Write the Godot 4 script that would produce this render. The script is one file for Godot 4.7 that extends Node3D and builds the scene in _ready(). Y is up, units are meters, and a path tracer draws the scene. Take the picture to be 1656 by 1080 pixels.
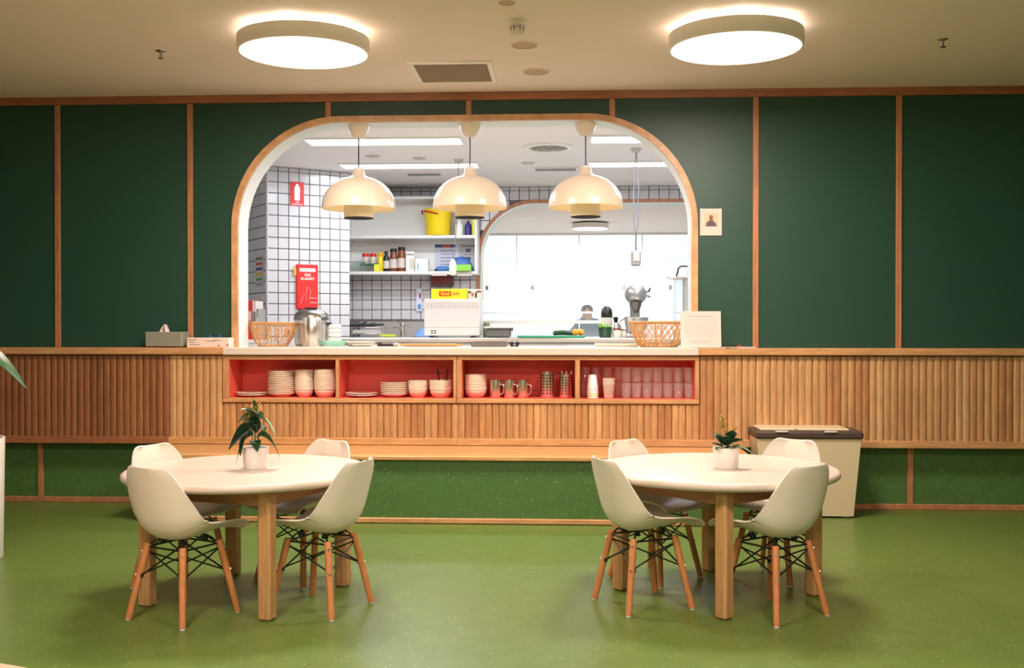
extends Node3D
# A dining corner of a child care centre: two round tables, a serving hatch and the kitchen behind it.

# ---------------------------------------------------------------- mesh collector
class MB:
	var v := PackedVector3Array()
	var n := PackedVector3Array()
	var uv := PackedVector2Array()
	var c := PackedColorArray()
	var i := PackedInt32Array()
	var col := Color.WHITE
	func vert(p: Vector3, nn: Vector3, t := Vector2.ZERO) -> int:
		v.append(p); n.append(nn); uv.append(t); c.append(col)
		return v.size() - 1
	func face(pts: Array) -> void:                     # flat polygon, clockwise seen from its front
		var nn: Vector3 = ((pts[2] - pts[0]) as Vector3).cross(pts[1] - pts[0]).normalized()
		var b := v.size()
		for p in pts: vert(p, nn)
		for k in range(1, pts.size() - 1): i.append_array([b, b + k, b + k + 1])
	func face_out(pts: Array, mid: Vector3) -> void:
		var nn: Vector3 = ((pts[2] - pts[0]) as Vector3).cross(pts[1] - pts[0])
		if nn.dot(pts[0] - mid) < 0.0: pts.reverse()
		face(pts)
	func box(at: Vector3, size: Vector3, bevel := 0.0, turn := Basis.IDENTITY) -> void:
		var h := size * 0.5
		var e := minf(bevel, minf(h.x, minf(h.y, h.z)) * 0.9)
		var P := func(sx: float, sy: float, sz: float, ax: int) -> Vector3:
			var q := Vector3(sx * (h.x - (0.0 if ax == 0 else e)), sy * (h.y - (0.0 if ax == 1 else e)), sz * (h.z - (0.0 if ax == 2 else e)))
			return at + turn * q
		for s in [-1.0, 1.0]:
			face_out([P.call(s, -1, -1, 0), P.call(s, 1, -1, 0), P.call(s, 1, 1, 0), P.call(s, -1, 1, 0)], at)
			face_out([P.call(-1, s, -1, 1), P.call(1, s, -1, 1), P.call(1, s, 1, 1), P.call(-1, s, 1, 1)], at)
			face_out([P.call(-1, -1, s, 2), P.call(1, -1, s, 2), P.call(1, 1, s, 2), P.call(-1, 1, s, 2)], at)
		if e <= 0.0: return
		for s in [-1.0, 1.0]:
			for t in [-1.0, 1.0]:
				face_out([P.call(s, t, -1, 0), P.call(s, t, 1, 0), P.call(s, t, 1, 1), P.call(s, t, -1, 1)], at)
				face_out([P.call(s, -1, t, 0), P.call(s, 1, t, 0), P.call(s, 1, t, 2), P.call(s, -1, t, 2)], at)
				face_out([P.call(-1, s, t, 1), P.call(1, s, t, 1), P.call(1, s, t, 2), P.call(-1, s, t, 2)], at)
				for w in [-1.0, 1.0]:
					face_out([P.call(s, t, w, 0), P.call(s, t, w, 1), P.call(s, t, w, 2)], at)
	func lathe(prof: Array, seg := 24, xf := Transform3D.IDENTITY, squash := Vector2.ONE) -> void:   # prof: (radius, height), from the bottom outwards and up
		var m := prof.size()
		var sn: Array = []
		for k in m - 1:
			var d: Vector2 = prof[k + 1] - prof[k]
			sn.append(Vector2(d.y, -d.x).normalized())
		for k in m - 1:
			var na: Vector2 = sn[k]
			var nb: Vector2 = sn[k]
			if k > 0 and sn[k - 1].dot(sn[k]) > 0.7: na = (sn[k - 1] + sn[k]).normalized()
			if k < m - 2 and sn[k + 1].dot(sn[k]) > 0.7: nb = (sn[k + 1] + sn[k]).normalized()
			var b := v.size()
			for j in seg + 1:
				var a := TAU * j / seg
				var ca := cos(a) * squash.x
				var sa := sin(a) * squash.y
				vert(xf * Vector3(prof[k].x * ca, prof[k].y, prof[k].x * sa), (xf.basis * Vector3(na.x * ca, na.y, na.x * sa)).normalized(), Vector2(float(j) / seg, prof[k].y))
				vert(xf * Vector3(prof[k + 1].x * ca, prof[k + 1].y, prof[k + 1].x * sa), (xf.basis * Vector3(nb.x * ca, nb.y, nb.x * sa)).normalized(), Vector2(float(j) / seg, prof[k + 1].y))
			for j in seg:
				var q := b + j * 2
				i.append_array([q, q + 2, q + 3, q, q + 3, q + 1])
	func tube(path: Array, r0: float, r1 := -1.0, seg := 8, closed := false) -> void:
		if r1 < 0.0: r1 = r0
		var m := path.size()
		var up := Vector3.ZERO
		var b := v.size()
		var rings := m + 1 if closed else m
		for k in rings:
			var p: Vector3 = path[k % m]
			var d: Vector3
			if closed: d = path[(k + 1) % m] - path[(k + m - 1) % m]
			else: d = path[mini(k + 1, m - 1)] - path[maxi(k - 1, 0)]
			d = d.normalized()
			if up == Vector3.ZERO: up = d.cross(Vector3.UP if absf(d.y) < 0.9 else Vector3.RIGHT).normalized()
			up = (up - d * up.dot(d)).normalized()
			var side := d.cross(up)
			var r := lerpf(r0, r1, float(k) / maxf(1.0, rings - 1))
			for j in seg + 1:
				var a := TAU * j / seg
				var nn := up * cos(a) + side * sin(a)
				vert(p + nn * r, nn, Vector2(float(j) / seg, float(k) / rings))
		for k in rings - 1:
			for j in seg:
				var q := b + k * (seg + 1) + j
				i.append_array([q, q + seg + 1, q + seg + 2, q, q + seg + 2, q + 1])
		if not closed:
			for e in [0, rings - 1]:
				var ring: Array = []
				for j in seg: ring.append(v[b + e * (seg + 1) + j])
				var inner: Vector3 = path[1] if e == 0 else path[m - 2]
				face_out(ring, inner)
	func extrude(poly: PackedVector2Array, z0: float, z1: float, xf := Transform3D.IDENTITY, smooth := false) -> void:
		var p := poly
		if Geometry2D.is_polygon_clockwise(p): p.reverse()
		var t := Geometry2D.triangulate_polygon(p)
		for z in [z0, z1]:
			var b := v.size()
			var nn := xf.basis * Vector3(0, 0, 1.0 if z == z1 else -1.0)
			for q in p: vert(xf * Vector3(q.x, q.y, z), nn, q)
			for k in range(0, t.size(), 3):
				var A := p[t[k]]
				var B := p[t[k + 1]]
				var C := p[t[k + 2]]
				var cw := (B - A).cross(C - A) < 0.0
				if (z == z1) == cw: i.append_array([b + t[k], b + t[k + 1], b + t[k + 2]])
				else: i.append_array([b + t[k], b + t[k + 2], b + t[k + 1]])
		var m := p.size()
		for k in m:
			var a := p[k]
			var d := p[(k + 1) % m]
			var e := (d - a).normalized()
			var na := Vector2(e.y, -e.x)
			var nb := na
			if smooth:
				var e0 := (a - p[(k + m - 1) % m]).normalized()
				var e2 := (p[(k + 2) % m] - d).normalized()
				if e0.dot(e) > 0.8: na = (na + Vector2(e0.y, -e0.x)).normalized()
				if e2.dot(e) > 0.8: nb = (nb + Vector2(e2.y, -e2.x)).normalized()
			var q0 := vert(xf * Vector3(a.x, a.y, z1), xf.basis * Vector3(na.x, na.y, 0))
			var q1 := vert(xf * Vector3(a.x, a.y, z0), xf.basis * Vector3(na.x, na.y, 0))
			var q2 := vert(xf * Vector3(d.x, d.y, z0), xf.basis * Vector3(nb.x, nb.y, 0))
			var q3 := vert(xf * Vector3(d.x, d.y, z1), xf.basis * Vector3(nb.x, nb.y, 0))
			i.append_array([q0, q2, q1, q0, q3, q2])
	func sheet(P: Array, thick: float) -> void:       # a grid of points P[row][column] given thickness along its normal
		var R := P.size()
		var C: int = P[0].size()
		var N: Array = []
		for r in R:
			var row: Array = []
			for k in C:
				var du: Vector3 = P[r][mini(k + 1, C - 1)] - P[r][maxi(k - 1, 0)]
				var dv: Vector3 = P[mini(r + 1, R - 1)][k] - P[maxi(r - 1, 0)][k]
				row.append(du.cross(dv).normalized())
			N.append(row)
		for side in 2:
			var b := v.size()
			for r in R:
				for k in C:
					var nn: Vector3 = N[r][k] * (1.0 if side == 0 else -1.0)
					vert(P[r][k] + (Vector3.ZERO if side == 0 else N[r][k] * -thick), nn, Vector2(float(k) / (C - 1), float(r) / (R - 1)))
			for r in R - 1:
				for k in C - 1:
					var q := b + r * C + k
					if side == 0: i.append_array([q, q + C + 1, q + 1, q, q + C, q + C + 1])
					else: i.append_array([q, q + 1, q + C + 1, q, q + C + 1, q + C])
		var edge: Array = []
		for k in C - 1: edge.append(Vector2i(0, k))
		for r in R - 1: edge.append(Vector2i(r, C - 1))
		for k in range(C - 1, 0, -1): edge.append(Vector2i(R - 1, k))
		for r in range(R - 1, 0, -1): edge.append(Vector2i(r, 0))
		for k in edge.size():
			var a: Vector2i = edge[k]
			var d: Vector2i = edge[(k + 1) % edge.size()]
			var pa: Vector3 = P[a.x][a.y]
			var pd: Vector3 = P[d.x][d.y]
			if pa.distance_to(pd) < 1e-5: continue
			var mid: Vector3 = (P[R / 2][C / 2] as Vector3)
			face_out([pa, pd, pd - N[d.x][d.y] * thick, pa - N[a.x][a.y] * thick], mid)
	func mesh() -> ArrayMesh:
		var a: Array = []
		a.resize(Mesh.ARRAY_MAX)
		a[Mesh.ARRAY_VERTEX] = v; a[Mesh.ARRAY_NORMAL] = n; a[Mesh.ARRAY_TEX_UV] = uv; a[Mesh.ARRAY_COLOR] = c; a[Mesh.ARRAY_INDEX] = i
		var m := ArrayMesh.new()
		m.add_surface_from_arrays(Mesh.PRIMITIVE_TRIANGLES, a)
		return m

var rng := RandomNumberGenerator.new()
var used := {}
var M := {}

# ---------------------------------------------------------------- nodes
func numbered(called: String) -> String:
	if not used.has(called):
		used[called] = 0
		return called
	used[called] += 1
	return "%s_%03d" % [called, used[called]]

func tag(o: Node, label: String, category: String, group := "") -> void:
	o.set_meta("label", label); o.set_meta("category", category)
	if group != "": o.set_meta("group", group)

func thing(called: String, label: String, category: String, at := Vector3.ZERO, turn := 0.0, group := "") -> Node3D:
	var o := Node3D.new()
	o.name = numbered(called)
	add_child(o)
	o.position = at
	o.rotation.y = turn
	tag(o, label, category, group)
	return o

func setting(called: String) -> Node3D:
	var o := Node3D.new()
	o.name = numbered(called)
	add_child(o)
	o.set_meta("kind", "structure")
	return o

func part(called: String, mesh: Mesh, m: Material, parent: Node, at := Vector3.ZERO, turn := Vector3.ZERO) -> MeshInstance3D:
	var o := MeshInstance3D.new()
	o.name = called
	o.mesh = mesh
	o.material_override = m
	parent.add_child(o, true)
	o.position = at
	o.rotation = turn
	return o

func single(called: String, mesh: Mesh, m: Material, label: String, category: String, at := Vector3.ZERO, turn := 0.0, group := "") -> MeshInstance3D:
	var o := part(numbered(called), mesh, m, self, at, Vector3(0, turn, 0))
	tag(o, label, category, group)
	return o

func copy(o: Node3D, called: String, label: String, at: Vector3, turn := 0.0, group := "") -> Node3D:
	var r: Node3D = o.duplicate()
	r.name = numbered(called)
	add_child(r)
	r.position = at
	r.rotation.y = turn
	r.set_meta("label", label)
	if group != "": r.set_meta("group", group)
	return r

func bx(size: Vector3, bevel := 0.0, at := Vector3.ZERO) -> ArrayMesh:
	var b := MB.new()
	b.box(at, size, bevel)
	return b.mesh()

func span(x0: float, x1: float, y0: float, y1: float, z0: float, z1: float, bevel := 0.0) -> ArrayMesh:
	return bx(Vector3(x1 - x0, y1 - y0, z1 - z0), bevel, Vector3((x0 + x1) / 2, (y0 + y1) / 2, (z0 + z1) / 2))

func turned(prof: Array, seg := 24) -> ArrayMesh:
	var b := MB.new()
	b.lathe(prof, seg)
	return b.mesh()

func V(x: float, y: float) -> Vector2: return Vector2(x, y)

func words_on(called: String, text: String, size: float, m: Material, parent: Node, at: Vector3, turn := Vector3.ZERO) -> MeshInstance3D:
	var t := TextMesh.new()
	var f := SystemFont.new()
	f.font_names = PackedStringArray(["Droid Sans"])
	f.font_weight = 700
	t.font = f
	t.text = text
	t.font_size = 32
	t.pixel_size = size / 32.0
	t.depth = 0.0008
	return part(called, t, m, parent, at, turn)

# ---------------------------------------------------------------- materials
func rgb(r: float, g: float, b: float) -> Color: return Color(r / 255.0, g / 255.0, b / 255.0)

func mat(key: String, col: Color, rough := 0.6, metal := 0.0) -> StandardMaterial3D:
	if M.has(key): return M[key]
	var m := StandardMaterial3D.new()
	m.resource_name = key
	m.albedo_color = col
	m.roughness = rough
	m.metallic = metal
	M[key] = m
	return m

func grain(key: String, col: Color, tex: Texture2D, scale: Vector3, rough := 0.45, shift := 0.0) -> StandardMaterial3D:
	var m := mat(key, col, rough)
	m.albedo_texture = tex
	m.uv1_triplanar = true
	m.uv1_world_triplanar = true
	m.uv1_scale = scale
	m.uv1_offset = Vector3(shift, shift * 0.7, shift * 1.3)
	return m

func glow(key: String, col: Color, energy: float) -> StandardMaterial3D:
	var m := mat(key, col, 0.6)
	m.emission_enabled = true
	m.emission = col
	m.emission_energy_multiplier = energy
	return m

func wood_image() -> ImageTexture:
	var a := FastNoiseLite.new(); a.seed = 3; a.frequency = 0.02; a.fractal_octaves = 4
	var b := FastNoiseLite.new(); b.seed = 9; b.frequency = 0.006; b.fractal_octaves = 2
	var ia := a.get_seamless_image(512, 512)
	var ib := b.get_seamless_image(512, 512)
	var o := Image.create(512, 512, false, Image.FORMAT_RGB8)
	for y in 512:
		for x in 512:
			var s := ia.get_pixel(x, y).r
			var t := ib.get_pixel(x, y).r
			var k := clampf(0.90 + 0.16 * (s - 0.5) + 0.12 * (t - 0.5), 0.6, 1.0)
			o.set_pixel(x, y, Color(k, k * (0.975 + 0.03 * s), k * (0.94 + 0.07 * s)))
	return ImageTexture.create_from_image(o)

func fleck_image(base: Color, flecks: int, sd: int) -> ImageTexture:
	var a := FastNoiseLite.new(); a.seed = sd; a.frequency = 0.012; a.fractal_octaves = 4
	var ia := a.get_seamless_image(1024, 1024)
	var o := Image.create(1024, 1024, false, Image.FORMAT_RGB8)
	for y in 1024:
		for x in 1024:
			var k := 1.0 + 0.08 * (ia.get_pixel(x, y).r - 0.5)
			o.set_pixel(x, y, Color(base.r * k, base.g * k, base.b * k))
	var r := RandomNumberGenerator.new()
	r.seed = sd + 5
	for k in flecks:
		var x := r.randi_range(2, 1020)
		var y := r.randi_range(2, 1020)
		var w := r.randf()
		var t := rgb(196, 200, 168) if w > 0.5 else (rgb(160, 168, 120) if w > 0.2 else rgb(58, 74, 34))
		var n := 2 if r.randf() < 0.6 else 3
		o.fill_rect(Rect2i(x, y, n, n), t)
		if r.randf() < 0.3: o.set_pixel(x + n, y + r.randi_range(0, 1), t)
	return ImageTexture.create_from_image(o)

func make_materials() -> void:
	var wood := wood_image()
	var fleck := fleck_image(rgb(93, 116, 52), 1100, 21)
	var wall_fleck := fleck_image(rgb(74, 110, 55), 1500, 34)
	var up := Vector3(5, 0.45, 5)
	var side := Vector3(0.45, 5, 5)
	var tones := [rgb(207, 159, 108), rgb(213, 166, 115), rgb(201, 151, 101), rgb(209, 162, 111), rgb(193, 139, 92), rgb(216, 170, 119)]
	for k in tones.size(): grain("board%d" % k, tones[k], wood, up, 0.42, k * 0.37)
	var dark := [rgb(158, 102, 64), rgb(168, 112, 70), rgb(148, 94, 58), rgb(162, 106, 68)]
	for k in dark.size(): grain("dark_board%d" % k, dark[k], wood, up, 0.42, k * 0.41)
	grain("oak_up", rgb(212, 158, 110), wood, up, 0.42)
	grain("oak_side", rgb(216, 164, 112), wood, side, 0.4)
	grain("oak_seat", rgb(224, 172, 114), wood, Vector3(0.4, 6, 6), 0.3)
	grain("trim_brown", rgb(176, 112, 74), wood, side, 0.45)
	grain("batten", rgb(200, 138, 96), wood, up, 0.45)
	grain("rim_wood", rgb(226, 174, 124), wood, Vector3(0.8, 0.8, 5), 0.4)
	grain("table_leg", rgb(206, 158, 104), wood, Vector3(7, 0.5, 7), 0.5)
	grain("apron", rgb(188, 138, 90), wood, Vector3(0.7, 7, 0.7), 0.5)
	var lw := grain("chair_leg", rgb(214, 142, 88), wood, Vector3(9, 0.6, 9), 0.42)
	lw.uv1_world_triplanar = false
	var fl := grain("vinyl", Color.WHITE, fleck, Vector3(0.62, 0.62, 0.62), 0.36)
	fl.texture_filter = BaseMaterial3D.TEXTURE_FILTER_LINEAR
	grain("vinyl_wall", Color.WHITE, wall_fleck, Vector3(0.8, 0.8, 0.8), 0.45)
	mat("panel_green", rgb(30, 70, 55), 0.46)
	mat("ceiling_paint", rgb(238, 225, 212), 0.9)
	mat("side_wall", rgb(120, 128, 110), 0.7)
	mat("wall_paint", rgb(214, 196, 168), 0.9)
	mat("kitchen_ceiling", rgb(236, 230, 228), 0.9)
	mat("kitchen_white", rgb(232, 230, 226), 0.7)
	mat("reveal_white", rgb(224, 230, 226), 0.5)
	mat("stone", rgb(214, 202, 188), 0.3)
	mat("laminate", rgb(208, 193, 178), 0.33)
	mat("shell", rgb(228, 218, 203), 0.42)
	mat("lamp_body", rgb(244, 238, 230), 0.5)
	mat("pendant_cream", rgb(232, 217, 197), 0.22)
	mat("pendant_inside", rgb(244, 232, 206), 0.5)
	mat("black", rgb(22, 20, 20), 0.4)
	mat("matt_black", rgb(12, 11, 10), 0.95)
	mat("black_wire", rgb(20, 20, 20), 0.35)
	mat("red_lining", rgb(232, 90, 78), 0.42)
	mat("tile", rgb(206, 203, 206), 0.14)
	mat("grout", rgb(116, 108, 108), 0.9)
	mat("steel", rgb(222, 216, 208), 0.28, 1.0)
	mat("dark_steel", rgb(132, 128, 122), 0.32, 1.0)
	mat("ceramic", rgb(238, 224, 204), 0.25)
	mat("coral", rgb(242, 178, 162), 0.3)
	mat("white", rgb(238, 234, 230), 0.5)
	mat("paper", rgb(212, 200, 191), 0.8)
	mat("ink", rgb(120, 110, 108), 0.8)
	mat("faint_ink", rgb(186, 170, 163), 0.8)
	mat("bin_cream", rgb(210, 193, 158), 0.5)
	mat("bin_brown", rgb(74, 58, 50), 0.45)
	mat("rattan", rgb(200, 146, 84), 0.5)
	mat("leaf", rgb(52, 92, 48), 0.35)
	mat("leaf_pale", rgb(120, 146, 96), 0.4)
	mat("leaf_dark", rgb(34, 66, 40), 0.32)
	mat("soil", rgb(52, 38, 30), 0.95)
	mat("pot", rgb(240, 234, 228), 0.35)
	mat("bud", rgb(176, 150, 74), 0.6)
	mat("red", rgb(214, 38, 34), 0.4)
	mat("yellow", rgb(246, 214, 22), 0.4)
	mat("blue", rgb(60, 104, 176), 0.5)
	mat("purple", rgb(70, 52, 140), 0.45)
	mat("lime", rgb(140, 206, 64), 0.5)
	mat("green", rgb(28, 132, 92), 0.45)
	mat("brown_jar", rgb(130, 68, 34), 0.2)
	mat("grey_plastic", rgb(92, 92, 90), 0.45)
	mat("pale_grey", rgb(190, 186, 178), 0.5)
	mat("tissue_grey", rgb(172, 172, 158), 0.35, 0.35)
	mat("kitchen_floor", rgb(196, 192, 186), 0.5)
	mat("terrace", rgb(226, 226, 222), 0.9)
	mat("beige_floor", rgb(206, 178, 150), 0.8)
	mat("vent_dark", rgb(172, 155, 134), 0.8)
	mat("vent_grey", rgb(150, 148, 146), 0.8)
	mat("speaker_mesh", rgb(198, 172, 140), 0.8)
	mat("socket_grey", rgb(152, 150, 147), 0.5)
	mat("cord_grey", rgb(118, 116, 122), 0.6)
	mat("mixer_silver", rgb(176, 174, 172), 0.38, 0.75)
	mat("plastic_white", rgb(226, 216, 204), 0.5)
	var g := mat("glass", Color(0.95, 0.97, 0.97, 0.07), 0.02)
	g.transparency = BaseMaterial3D.TRANSPARENCY_ALPHA
	var g2 := mat("window_glass", Color(0.92, 0.97, 0.98, 0.04), 0.02)
	g2.transparency = BaseMaterial3D.TRANSPARENCY_ALPHA
	var g3 := mat("green_glass", Color(0.62, 0.86, 0.76, 0.45), 0.05)
	g3.transparency = BaseMaterial3D.TRANSPARENCY_ALPHA
	var g4 := mat("milky", Color(0.93, 0.90, 0.84, 0.75), 0.3)
	g4.transparency = BaseMaterial3D.TRANSPARENCY_ALPHA
	var g5 := mat("plate_glass", Color(0.82, 0.90, 0.87, 0.22), 0.05)
	g5.transparency = BaseMaterial3D.TRANSPARENCY_ALPHA
	glow("lamp_disc", Color(1.0, 0.96, 0.90), 3.0)
	glow("lamp_halo", Color(1.0, 0.93, 0.87), 4.5)
	glow("panel_light", Color(0.95, 0.97, 1.0), 3.0)
	glow("bulb", Color(1.0, 0.88, 0.68), 1.5)

# ---------------------------------------------------------------- scene
func _ready() -> void:
	var cam := Camera3D.new()
	cam.name = "camera"
	cam.fov = rad_to_deg(2.0 * atan(540.0 / 1700.0))
	cam.position = Vector3(0, 1.19, 7.0)
	cam.rotation = Vector3(-atan(12.0 / 1700.0), deg_to_rad(3.1), 0)
	cam.far = 200.0
	add_child(cam)
	cam.current = true
	var we := WorldEnvironment.new()
	we.name = "environment"
	var env := Environment.new()
	env.background_mode = Environment.BG_SKY
	var sm := ProceduralSkyMaterial.new()
	sm.sky_top_color = Color(0.84, 0.92, 1.0)
	sm.sky_horizon_color = Color(0.945, 0.985, 1.0)
	sm.ground_horizon_color = Color(0.93, 0.96, 0.98)
	sm.ground_bottom_color = Color(0.7, 0.7, 0.7)
	sm.energy_multiplier = 1.0
	var sky := Sky.new()
	sky.sky_material = sm
	env.sky = sky
	env.background_energy_multiplier = SKY
	env.tonemap_mode = Environment.TONE_MAPPER_LINEAR
	env.tonemap_exposure = EXPOSURE
	env.sdfgi_enabled = true
	env.ssao_enabled = true
	env.ssil_enabled = true
	we.environment = env
	add_child(we)
	rng.seed = 77
	make_materials()
	build_shell()
	build_front_wall()
	build_kitchen()
	build_ceiling_things()
	build_pendants()
	build_serving_furniture()
	build_dishes()
	build_tables_and_chairs()
	build_ledge_things()
	build_counter_things()
	build_island_things()
	build_back_shelf_things()
	build_plants()
	build_outside()

const SKY := 1.3
const EXPOSURE := 1.0
const LAMP_ENERGY := 7.2
const PANEL_ENERGY := 2.7

func area(called: String, at: Vector3, size: Vector2, energy: float, col: Color, parent: Node = null) -> void:
	var l := AreaLight3D.new()
	l.name = called
	l.area_size = size
	l.light_energy = energy
	l.light_color = col
	l.shadow_enabled = true
	l.area_range = 14.0
	(parent if parent else self).add_child(l, true)
	l.position = at
	l.rotation.x = -PI / 2

# ---------------------------------------------------------------- the room
const X0 := -5.4
const X1 := 5.4
const ZB := 10.5
const CEIL := 2.75
const KC := 2.6

func build_shell() -> void:
	var f := setting("floor")
	part("vinyl", span(X0, X1, -0.1, 0.0, -0.22, ZB), M.vinyl, f)
	var f2 := setting("floor_kitchen")
	part("slab", span(X0, X1, -0.1, 0.0, -9.0, -0.22), M.kitchen_floor, f2)
	var f3 := setting("floor_corner")
	var mb := MB.new()
	mb.extrude(PackedVector2Array([V(-2.06, -3.385), V(-1.6, -3.55), V(-1.6, -6), V(-4.2, -6), V(-4.2, -3.2), V(-2.8, -3.2)]), 0.0005, 0.004, Transform3D(Basis(Vector3.RIGHT, -PI / 2), Vector3.ZERO))
	part("carpet", mb.mesh(), M.beige_floor, f3)
	var c := setting("ceiling")
	part("plaster", span(X0, X1, CEIL, CEIL + 0.1, -0.22, ZB), M.ceiling_paint, c)
	var l := setting("wall_left")
	part("plaster", span(X0 - 0.1, X0, 0, CEIL + 0.1, -9.0, ZB), M.side_wall, l)
	var r := setting("wall_right")
	part("plaster", span(X1, X1 + 0.1, 0, CEIL + 0.1, -9.0, ZB), M.side_wall, r)
	var b := setting("wall_behind")
	part("plaster", span(X0 - 0.1, X1 + 0.1, 0, CEIL + 0.1, ZB, ZB + 0.1), M.wall_paint, b)

func arch(x0: float, x1: float, y0: float, y1: float, r: float) -> PackedVector2Array:
	var p := PackedVector2Array([V(x0, y0)])
	for k in 19:
		var a := PI - PI / 2 * k / 18.0
		p.append(V(x0 + r + cos(a) * r, y1 - r + sin(a) * r))
	for k in 19:
		var a := PI / 2 - PI / 2 * k / 18.0
		p.append(V(x1 - r + cos(a) * r, y1 - r + sin(a) * r))
	p.append(V(x1, y0))
	return p

func rect(x0: float, x1: float, y0: float, y1: float) -> PackedVector2Array:
	return PackedVector2Array([V(x0, y0), V(x1, y0), V(x1, y1), V(x0, y1)])

const AX0 := -2.273
const AX1 := 0.848
const ATOP := 2.6

func build_front_wall() -> void:
	var w := setting("wall_front")
	var inner := arch(AX0 + 0.04, AX1 - 0.04, 0.9, ATOP - 0.04, 0.70)
	var outer := arch(AX0, AX1, 0.9, ATOP, 0.74)
	# wall core with the hatch cut out of it, and its white reveal
	var mb := MB.new()
	for p in Geometry2D.clip_polygons(rect(X0, X1, 1.0, CEIL), inner): mb.extrude(p, -0.22, -0.012, Transform3D.IDENTITY, true)
	part("core", mb.mesh(), M.reveal_white, w)
	part("core", span(X0, X1, 0.0, 1.0, -0.22, -0.17), M.kitchen_white, w)
	part("core", span(X0, -2.30, 0.0, 1.0, -0.17, 0.02), M.kitchen_white, w)
	part("core", span(0.85, X1, 0.0, 1.0, -0.17, 0.02), M.kitchen_white, w)
	part("core", span(-2.30, 0.85, 0.0, 0.66, -0.17, 0.02), M.kitchen_white, w)
	# dark green panels between the battens
	var xs := [X0, -4.40, -3.48, -2.56, -1.615, -0.668, 0.285, 1.226, 2.15, 3.08, 4.0, 4.9, X1]
	for k in xs.size() - 1:
		var m2 := MB.new()
		var cell := rect(xs[k] + 0.0005, xs[k + 1] - 0.0005, 1.05, CEIL)
		var any := false
		for p in Geometry2D.clip_polygons(cell, outer):
			m2.extrude(p, -0.012, 0.0)
			any = true
		if any: part("panel", m2.mesh(), M.panel_green, w)
	for k in range(1, xs.size() - 1):
		var x: float = xs[k]
		var y0 := 1.05
		if x > AX0 and x < AX1:
			y0 = ATOP - 0.005 if x > AX0 + 0.74 and x < AX1 - 0.74 else ATOP - 0.04
		part("batten", span(x - 0.019, x + 0.019, y0, 2.697, 0.0, 0.014, 0.003), M.batten, w)
	part("cornice_board", span(X0, -1.4, 2.697, CEIL, 0.0, 0.022, 0.003), M.trim_brown, w)
	part("cornice_board", span(-1.4, 1.226, 2.697, CEIL, 0.0, 0.022, 0.003), M.trim_brown, w)
	part("cornice_board", span(1.226, X1, 2.697, CEIL, 0.0, 0.022, 0.003), M.trim_brown, w)
	# bent wooden rim of the hatch
	var rim := MB.new()
	var po := arch(AX0, AX1, 1.05, ATOP, 0.74)
	var pi := arch(AX0 + 0.04, AX1 - 0.04, 1.05, ATOP - 0.04, 0.70)
	var ring := po.duplicate()
	pi.reverse()
	ring.append_array(pi)
	rim.extrude(ring, -0.012, 0.022, Transform3D.IDENTITY, true)
	var t := setting("trim_1")
	part("bent_rim", rim.mesh(), M.rim_wood, t)
	# ledge either side of the counter
	var lg := setting("trim_2")
	part("ledge_board", span(X0, -2.286, 1.005, 1.05, 0.0, 0.17, 0.004), M.oak_side, lg)
	part("ledge_board", span(0.838, X1, 1.005, 1.05, 0.0, 0.17, 0.004), M.oak_side, lg)
	# reeded boards: each board carries two rounded reeds
	var pw := 0.0902
	var make := func(h: float) -> ArrayMesh:
		var b := MB.new()
		var pts := PackedVector2Array([V(-pw / 2, 0.0)])
		for q in 2:
			var cx := -pw / 4 + q * pw / 2
			for s in 7:
				var a := PI - PI * s / 6.0
				pts.append(V(cx + cos(a) * (pw / 4 - 0.0012), 0.008 + pow(sin(a), 0.8) * 0.0100))
		pts.append(V(pw / 2, 0.0))
		b.extrude(pts, 0.0, h, Transform3D(Basis(Vector3.LEFT, Vector3.BACK, Vector3.UP), Vector3.ZERO), true)
		return b.mesh()
	var tall: ArrayMesh = make.call(0.540)
	var short: ArrayMesh = make.call(0.226)
	var bo := setting("wall_panelling")
	part("backing", span(X0, -2.296, 0.455, 1.003, 0.02, 0.122), M.oak_up, bo)
	part("backing", span(0.846, X1, 0.455, 1.003, 0.02, 0.122), M.oak_up, bo)
	part("backing", span(-2.296, 0.846, 0.455, 0.684, 0.02, 0.122), M.oak_up, bo)
	var x := -2.296 - pw / 2
	while x > -4.6:
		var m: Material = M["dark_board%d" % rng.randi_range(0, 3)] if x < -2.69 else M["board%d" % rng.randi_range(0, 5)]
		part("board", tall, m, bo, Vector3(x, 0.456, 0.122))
		x -= pw
	x = 0.846 + pw / 2
	while x < 3.9:
		part("board", tall, M["board%d" % rng.randi_range(0, 5)], bo, Vector3(x, 0.456, 0.122))
		x += pw
	var nmid := 35
	for k in nmid:
		var xm := -2.296 + (k + 0.5) * (3.142 / nmid)
		part("board", short, M["board%d" % rng.randi_range(0, 5)], bo, Vector3(xm, 0.456, 0.122))
	part("lower_rail", span(X0, -2.66, 0.4105, 0.457, 0.02, 0.152, 0.003), M.trim_brown, bo)
	part("lower_rail", span(-2.66, -0.73, 0.4105, 0.457, 0.02, 0.152, 0.003), M.oak_seat, bo)
	part("lower_rail", span(-0.73, X1, 0.4105, 0.457, 0.02, 0.152, 0.003), M.oak_side, bo)
	# vinyl clad foot of the wall
	var lo := setting("wall_foot")
	var ls := [X0, -4.85, -3.587, -2.30, 0.9, 2.217, 3.48, 4.75, X1]
	for k in ls.size() - 1:
		part("panel", span(ls[k] + 0.0005, ls[k + 1] - 0.0005, 0.03, 0.410, 0.02, 0.034), M.vinyl_wall, lo)
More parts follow.
